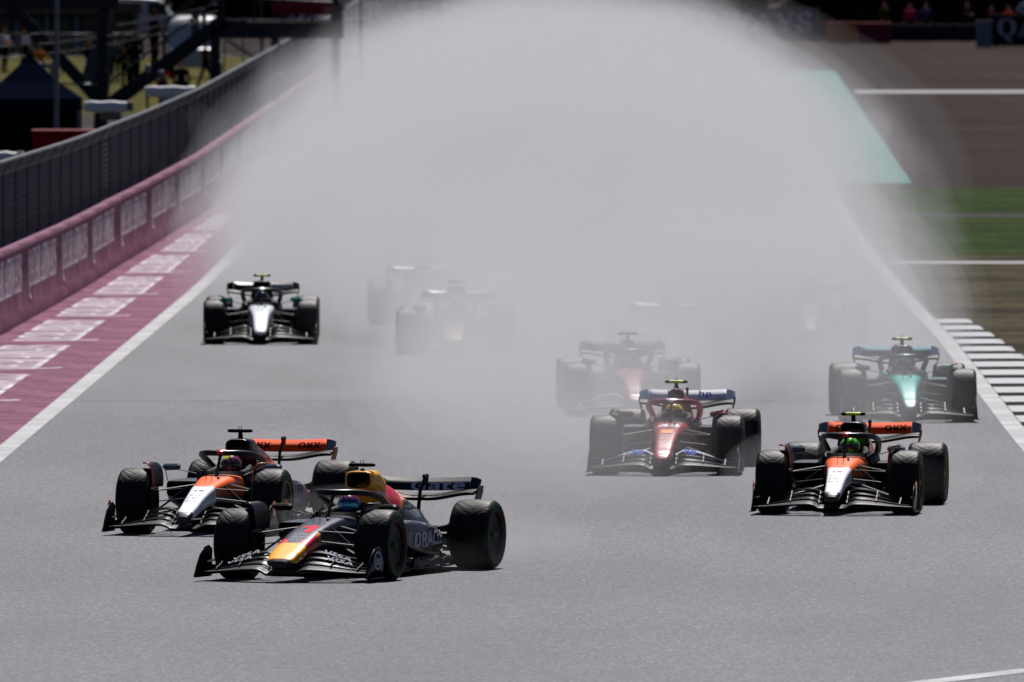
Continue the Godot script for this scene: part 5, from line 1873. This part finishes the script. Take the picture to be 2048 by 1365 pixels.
func board(called: String, label: String, cat: String, at: Vector3, w: float, h: float, col: Color, txt: String, tcol: String, turn := 0.0) -> Node3D:
	var o := thing(called, label, cat, at, turn)
	var mb := MB.new()
	mb.box(Vector3(0, h / 2 + 0.05, 0), Vector3(w, h, 0.16), Basis(), 0.02)
	obj("board", mb.mesh(), paint("board" + col.to_html(), col, 0.7), o)
	for k in int(w / 2.4) + 1:
		mb = MB.new()
		mb.box(Vector3(-w / 2 + 0.3 + (w - 0.6) * k / maxf(1, int(w / 2.4)), h / 2, -0.2), Vector3(0.1, h, 0.2))
		obj("post", mb.mesh(), mats["black"], o)
	if txt:
		mb = MB.new()
		text_mesh(mb, txt, func(u, v): return Vector3(lerpf(-w / 2 + 0.35, w / 2 - 0.35, u), lerpf(0.22, h - 0.12, v), 0.09), "Droid Serif", true, 0)
		obj("board_lettering", mb.mesh(), paint("text" + tcol, Color(tcol), 0.7), o)
	return o

func make_far_side() -> void:
	var dark := Color("120c14")
	board("advertising_board", "dark maroon board with white lettering QATAR AIRWAYS at the top right edge", "advertising board", Vector3(25.9, gy(729.0), -729.0), 11.0, 1.36, dark, "QATAR AIRWAYS", "8a8692")
	board("advertising_board", "maroon board reading AIRWAYS dimly through spray right of the red sign", "advertising board", Vector3(7.3, gy(748.0), -748.0), 12.4, 1.4, Color("3a2c40"), "QATAR AIRWAYS", "c0bcc6")
	board("advertising_board", "maroon board left of the red sign, faint in the spray", "advertising board", Vector3(-5.0, gy(790.0), -790.0), 11.5, 1.4, Color("3a2c40"), "QATAR AIRWAYS", "c0bcc6")
	var wb := thing("marshal_post", "pale grey box post at the left end of the dark board", "marshal post", Vector3(20.15, gy(728.0), -728.0), 8)
	var mb := MB.new()
	mb.box(Vector3(0, 0.56, 0), Vector3(0.62, 1.1, 0.5), Basis(), 0.02)
	obj("post_box", mb.mesh(), paint("post_grey", Color("5a6270"), 0.8), wb)
	mb = MB.new()
	mb.box(Vector3(0, 1.13, 0), Vector3(0.68, 0.06, 0.56), Basis(), 0.02)
	obj("post_lid", mb.mesh(), paint("post_lid", Color("4c525e"), 0.7), wb)
	# barrier blocks
	for q in [[14.35, 742.0, 1.35, "b86a34", "orange"], [15.75, 741.0, 1.4, "5c2230", "dark red"]]:
		var o := thing("barrier_block", "%s foam barrier block in front of the far trees" % q[4], "barrier", Vector3(q[0], gy(q[1]), -q[1]), 0, "foam barrier blocks by the far trees")
		mb = MB.new()
		mb.box(Vector3(0, 0.42, 0), Vector3(q[2], 0.8, 1.0), Basis(), 0.06)
		obj("block", mb.mesh(), paint("block" + q[3], Color(q[3]), 0.7), o)
		mb = MB.new()
		mb.box(Vector3(0, 0.88, 0), Vector3(q[2] + 0.02, 0.1, 1.02), Basis(), 0.03)
		obj("block_strap", mb.mesh(), paint("strap" + q[3], Color("7a1f28"), 0.6), o)
	# guard rail along the edge of the soil
	var gr := thing("guard_rail", "dark steel guard rail along the far edge of the brown soil", "guard rail")
	for k in 12:
		mb = MB.new()
		var x := 15.5 + 0.42 * k
		mb.box(Vector3(x + 0.21, gy(745.0) + 0.5, -745.0), Vector3(0.4, 0.62, 0.06), Basis(), 0.02)
		obj("rail_panel", mb.mesh(), paint("rail_dark", Color("23252b"), 0.6, 0.3), gr)
	# sign on stub legs in the spray
	var sg := thing("overhead_sign", "big dark sign with red slanted mark on stub legs, faint in the spray", "sign", Vector3(3.0, gy(760.0), -760.0))
	mb = MB.new()
	mb.box(Vector3(0, 1.95, 0), Vector3(4.8, 2.0, 0.25), Basis(), 0.03)
	obj("sign_panel", mb.mesh(), paint("sign_dark", Color("2a2a33"), 0.7), sg)
	for k in 5:
		mb = MB.new()
		mb.box(Vector3(-1.95 + 0.85 * k, 0.47, 0), Vector3(0.42, 0.95, 0.3), Basis(), 0.02)
		obj("leg", mb.mesh(), paint("sign_leg", Color("4c4a50"), 0.7), sg)
	mb = MB.new()
	for q in [[0.0, 0.42], [0.5, 0.25]]:
		mb.plate(PackedVector2Array([Vector2(-2.0 + q[0], 1.2 + q[0]), Vector2(-1.0 + q[0] * 0.5, 1.85 + q[0] * 0.6), Vector2(-0.2, 1.85 + q[0] * 0.6), Vector2(-0.2, 1.6 + q[0] * 0.9), Vector2(-0.9 + q[0] * 0.5, 1.55 + q[0] * 0.9), Vector2(-1.5 + q[0], 1.2 + q[0])]), 0.03, Basis(), Vector3(0.1, 0.0, 0.145))
	obj("red_mark", mb.mesh(), paint("sign_red", Color("d01c28"), 0.6), sg)
	mb = MB.new()
	mb.tube([Vector3(0.5, 1.5, 0.15), Vector3(1.2, 1.42, 0.15), Vector3(1.9, 1.5, 0.15), Vector3(2.05, 1.8, 0.15), Vector3(1.3, 1.95, 0.15), Vector3(0.6, 1.85, 0.15), Vector3(0.5, 1.5, 0.15)], 0.09, 0.03, 6)
	obj("grey_emblem", mb.mesh(), paint("sign_grey", Color("9a9aa0"), 0.6), sg)
	# spectators and marshals
	var grp := "people behind the far barrier"
	var list := [["bright pink shirt", 17.45, 748.0, "9a2c52", "1a1c26", 0, "left of the purple shirt"], ["purple blue shirt", 18.15, 748.0, "3c3a5c", "1a1a2a", 3, "right of the pink shirt"], ["brown jacket", 20.0, 750.0, "241a1c", "2a2028", 4, "alone between the purple shirt and the red one"], ["dark red shirt", 20.75, 738.0, "3a141c", "5c1018", 0, "left behind the pale post"], ["orange red vest", 21.4, 736.0, "a8281a", "2a1a18", 2, "leaning over the pale post"], ["white shirt", 22.4, 743.0, "8a90a0", "1c1c26", 1, "standing tallest above the dark board"], ["pale blue shirt", 23.15, 742.0, "4c5468", "1c1c26", 4, "low behind the letters of the dark board"], ["grey shirt", 24.3, 742.0, "343a44", "1c1c26", 0, "at the right edge behind the dark board"], ["yellow jacket", 16.35, 749.0, "3c340e", "2a2418", 3, "left of the pink shirt by the red block"]]
	for k in list.size():
		var q: Array = list[k]
		person("person in %s %s" % [q[0], q[6]], Vector3(q[1], gy(q[2]) + (0.3 if q[0] == "white shirt" else 0.0), -q[2]), -10 + 17 * (k % 3), q[3], q[4], "2a2018", q[5], 1.72 + 0.03 * (k % 3), grp)
	# hedges right behind the barrier
	for q in [[12.5, 24.0, 753.0, "tall dark hedge right behind the people on the right"], [-16.0, 28.0, 800.0, "tall dark hedge behind the red sign in the spray"]]:
		var hd := thing("hedge", q[3], "hedge", Vector3(q[0], gy(q[2]), -q[2]))
		var rg := RandomNumberGenerator.new()
		rg.seed = int(q[2])
		mb = MB.new()
		mb.box(Vector3(q[1] / 2, 1.5, -0.8), Vector3(q[1], 3.0, 1.2))
		obj("hedge_core", mb.mesh(), paint("hedge_core", Color("0a0c08"), 0.95), hd)
		mb = MB.new()
		for k in 9000:
			var pp := Vector3(rg.randf() * q[1], rg.randf_range(0.0, 3.3) + 0.25 * sin(k * 0.01), -0.15 + rg.randf_range(-0.25, 0.25))
			var uu := Vector3(rg.randfn(), rg.randfn(), rg.randfn()).normalized() * 0.11
			var ww := uu.cross(Vector3(rg.randfn(), rg.randfn(), rg.randfn())).normalized() * 0.07
			mb.tint = Color(0.012, 0.02, 0.009) * rg.randf_range(0.5, 1.3)
			var f: int = mb.v.size()
			for w in [pp - uu, pp + ww, pp + uu, pp - ww]:
				mb.vert(w, null, Vector2.ZERO, -1)
			mb.i.append_array([f, f + 1, f + 2, f, f + 2, f + 3])
		var lf := obj("leaves", mb.mesh(), paint("leaves", Color(1, 1, 1), 0.8, 0, 0, true), hd)
		lf.set_meta("kind", "stuff")
	# hedge of trees that closes the view
	var rng := RandomNumberGenerator.new()
	rng.seed = 9
	var place := ["first from the left", "second from the left", "third from the left", "fourth from the left", "behind the pavilion", "right of the pavilion", "behind the footbridge", "left of the red sign", "behind the red sign", "right of the red sign", "behind the AIRWAYS board", "left of the barrier blocks", "behind the barrier blocks", "behind the pink shirt", "behind the brown jacket", "behind the pale post", "behind the QATAR board", "right edge of the trees"]
	for k in 18:
		var x := -34.0 + 4.0 * k + rng.randf_range(-0.6, 0.6)
		var z := 800.0 + rng.randf_range(-6.0, 14.0) - (28.0 if k > 11 else 0.0)
		make_tree(Vector3(x, gy(z) - 0.6, -z), k % 3, rng.randf_range(1.0, 1.3), rng.randf() * 360.0, "dense dark tree beyond the far barrier, " + place[k])
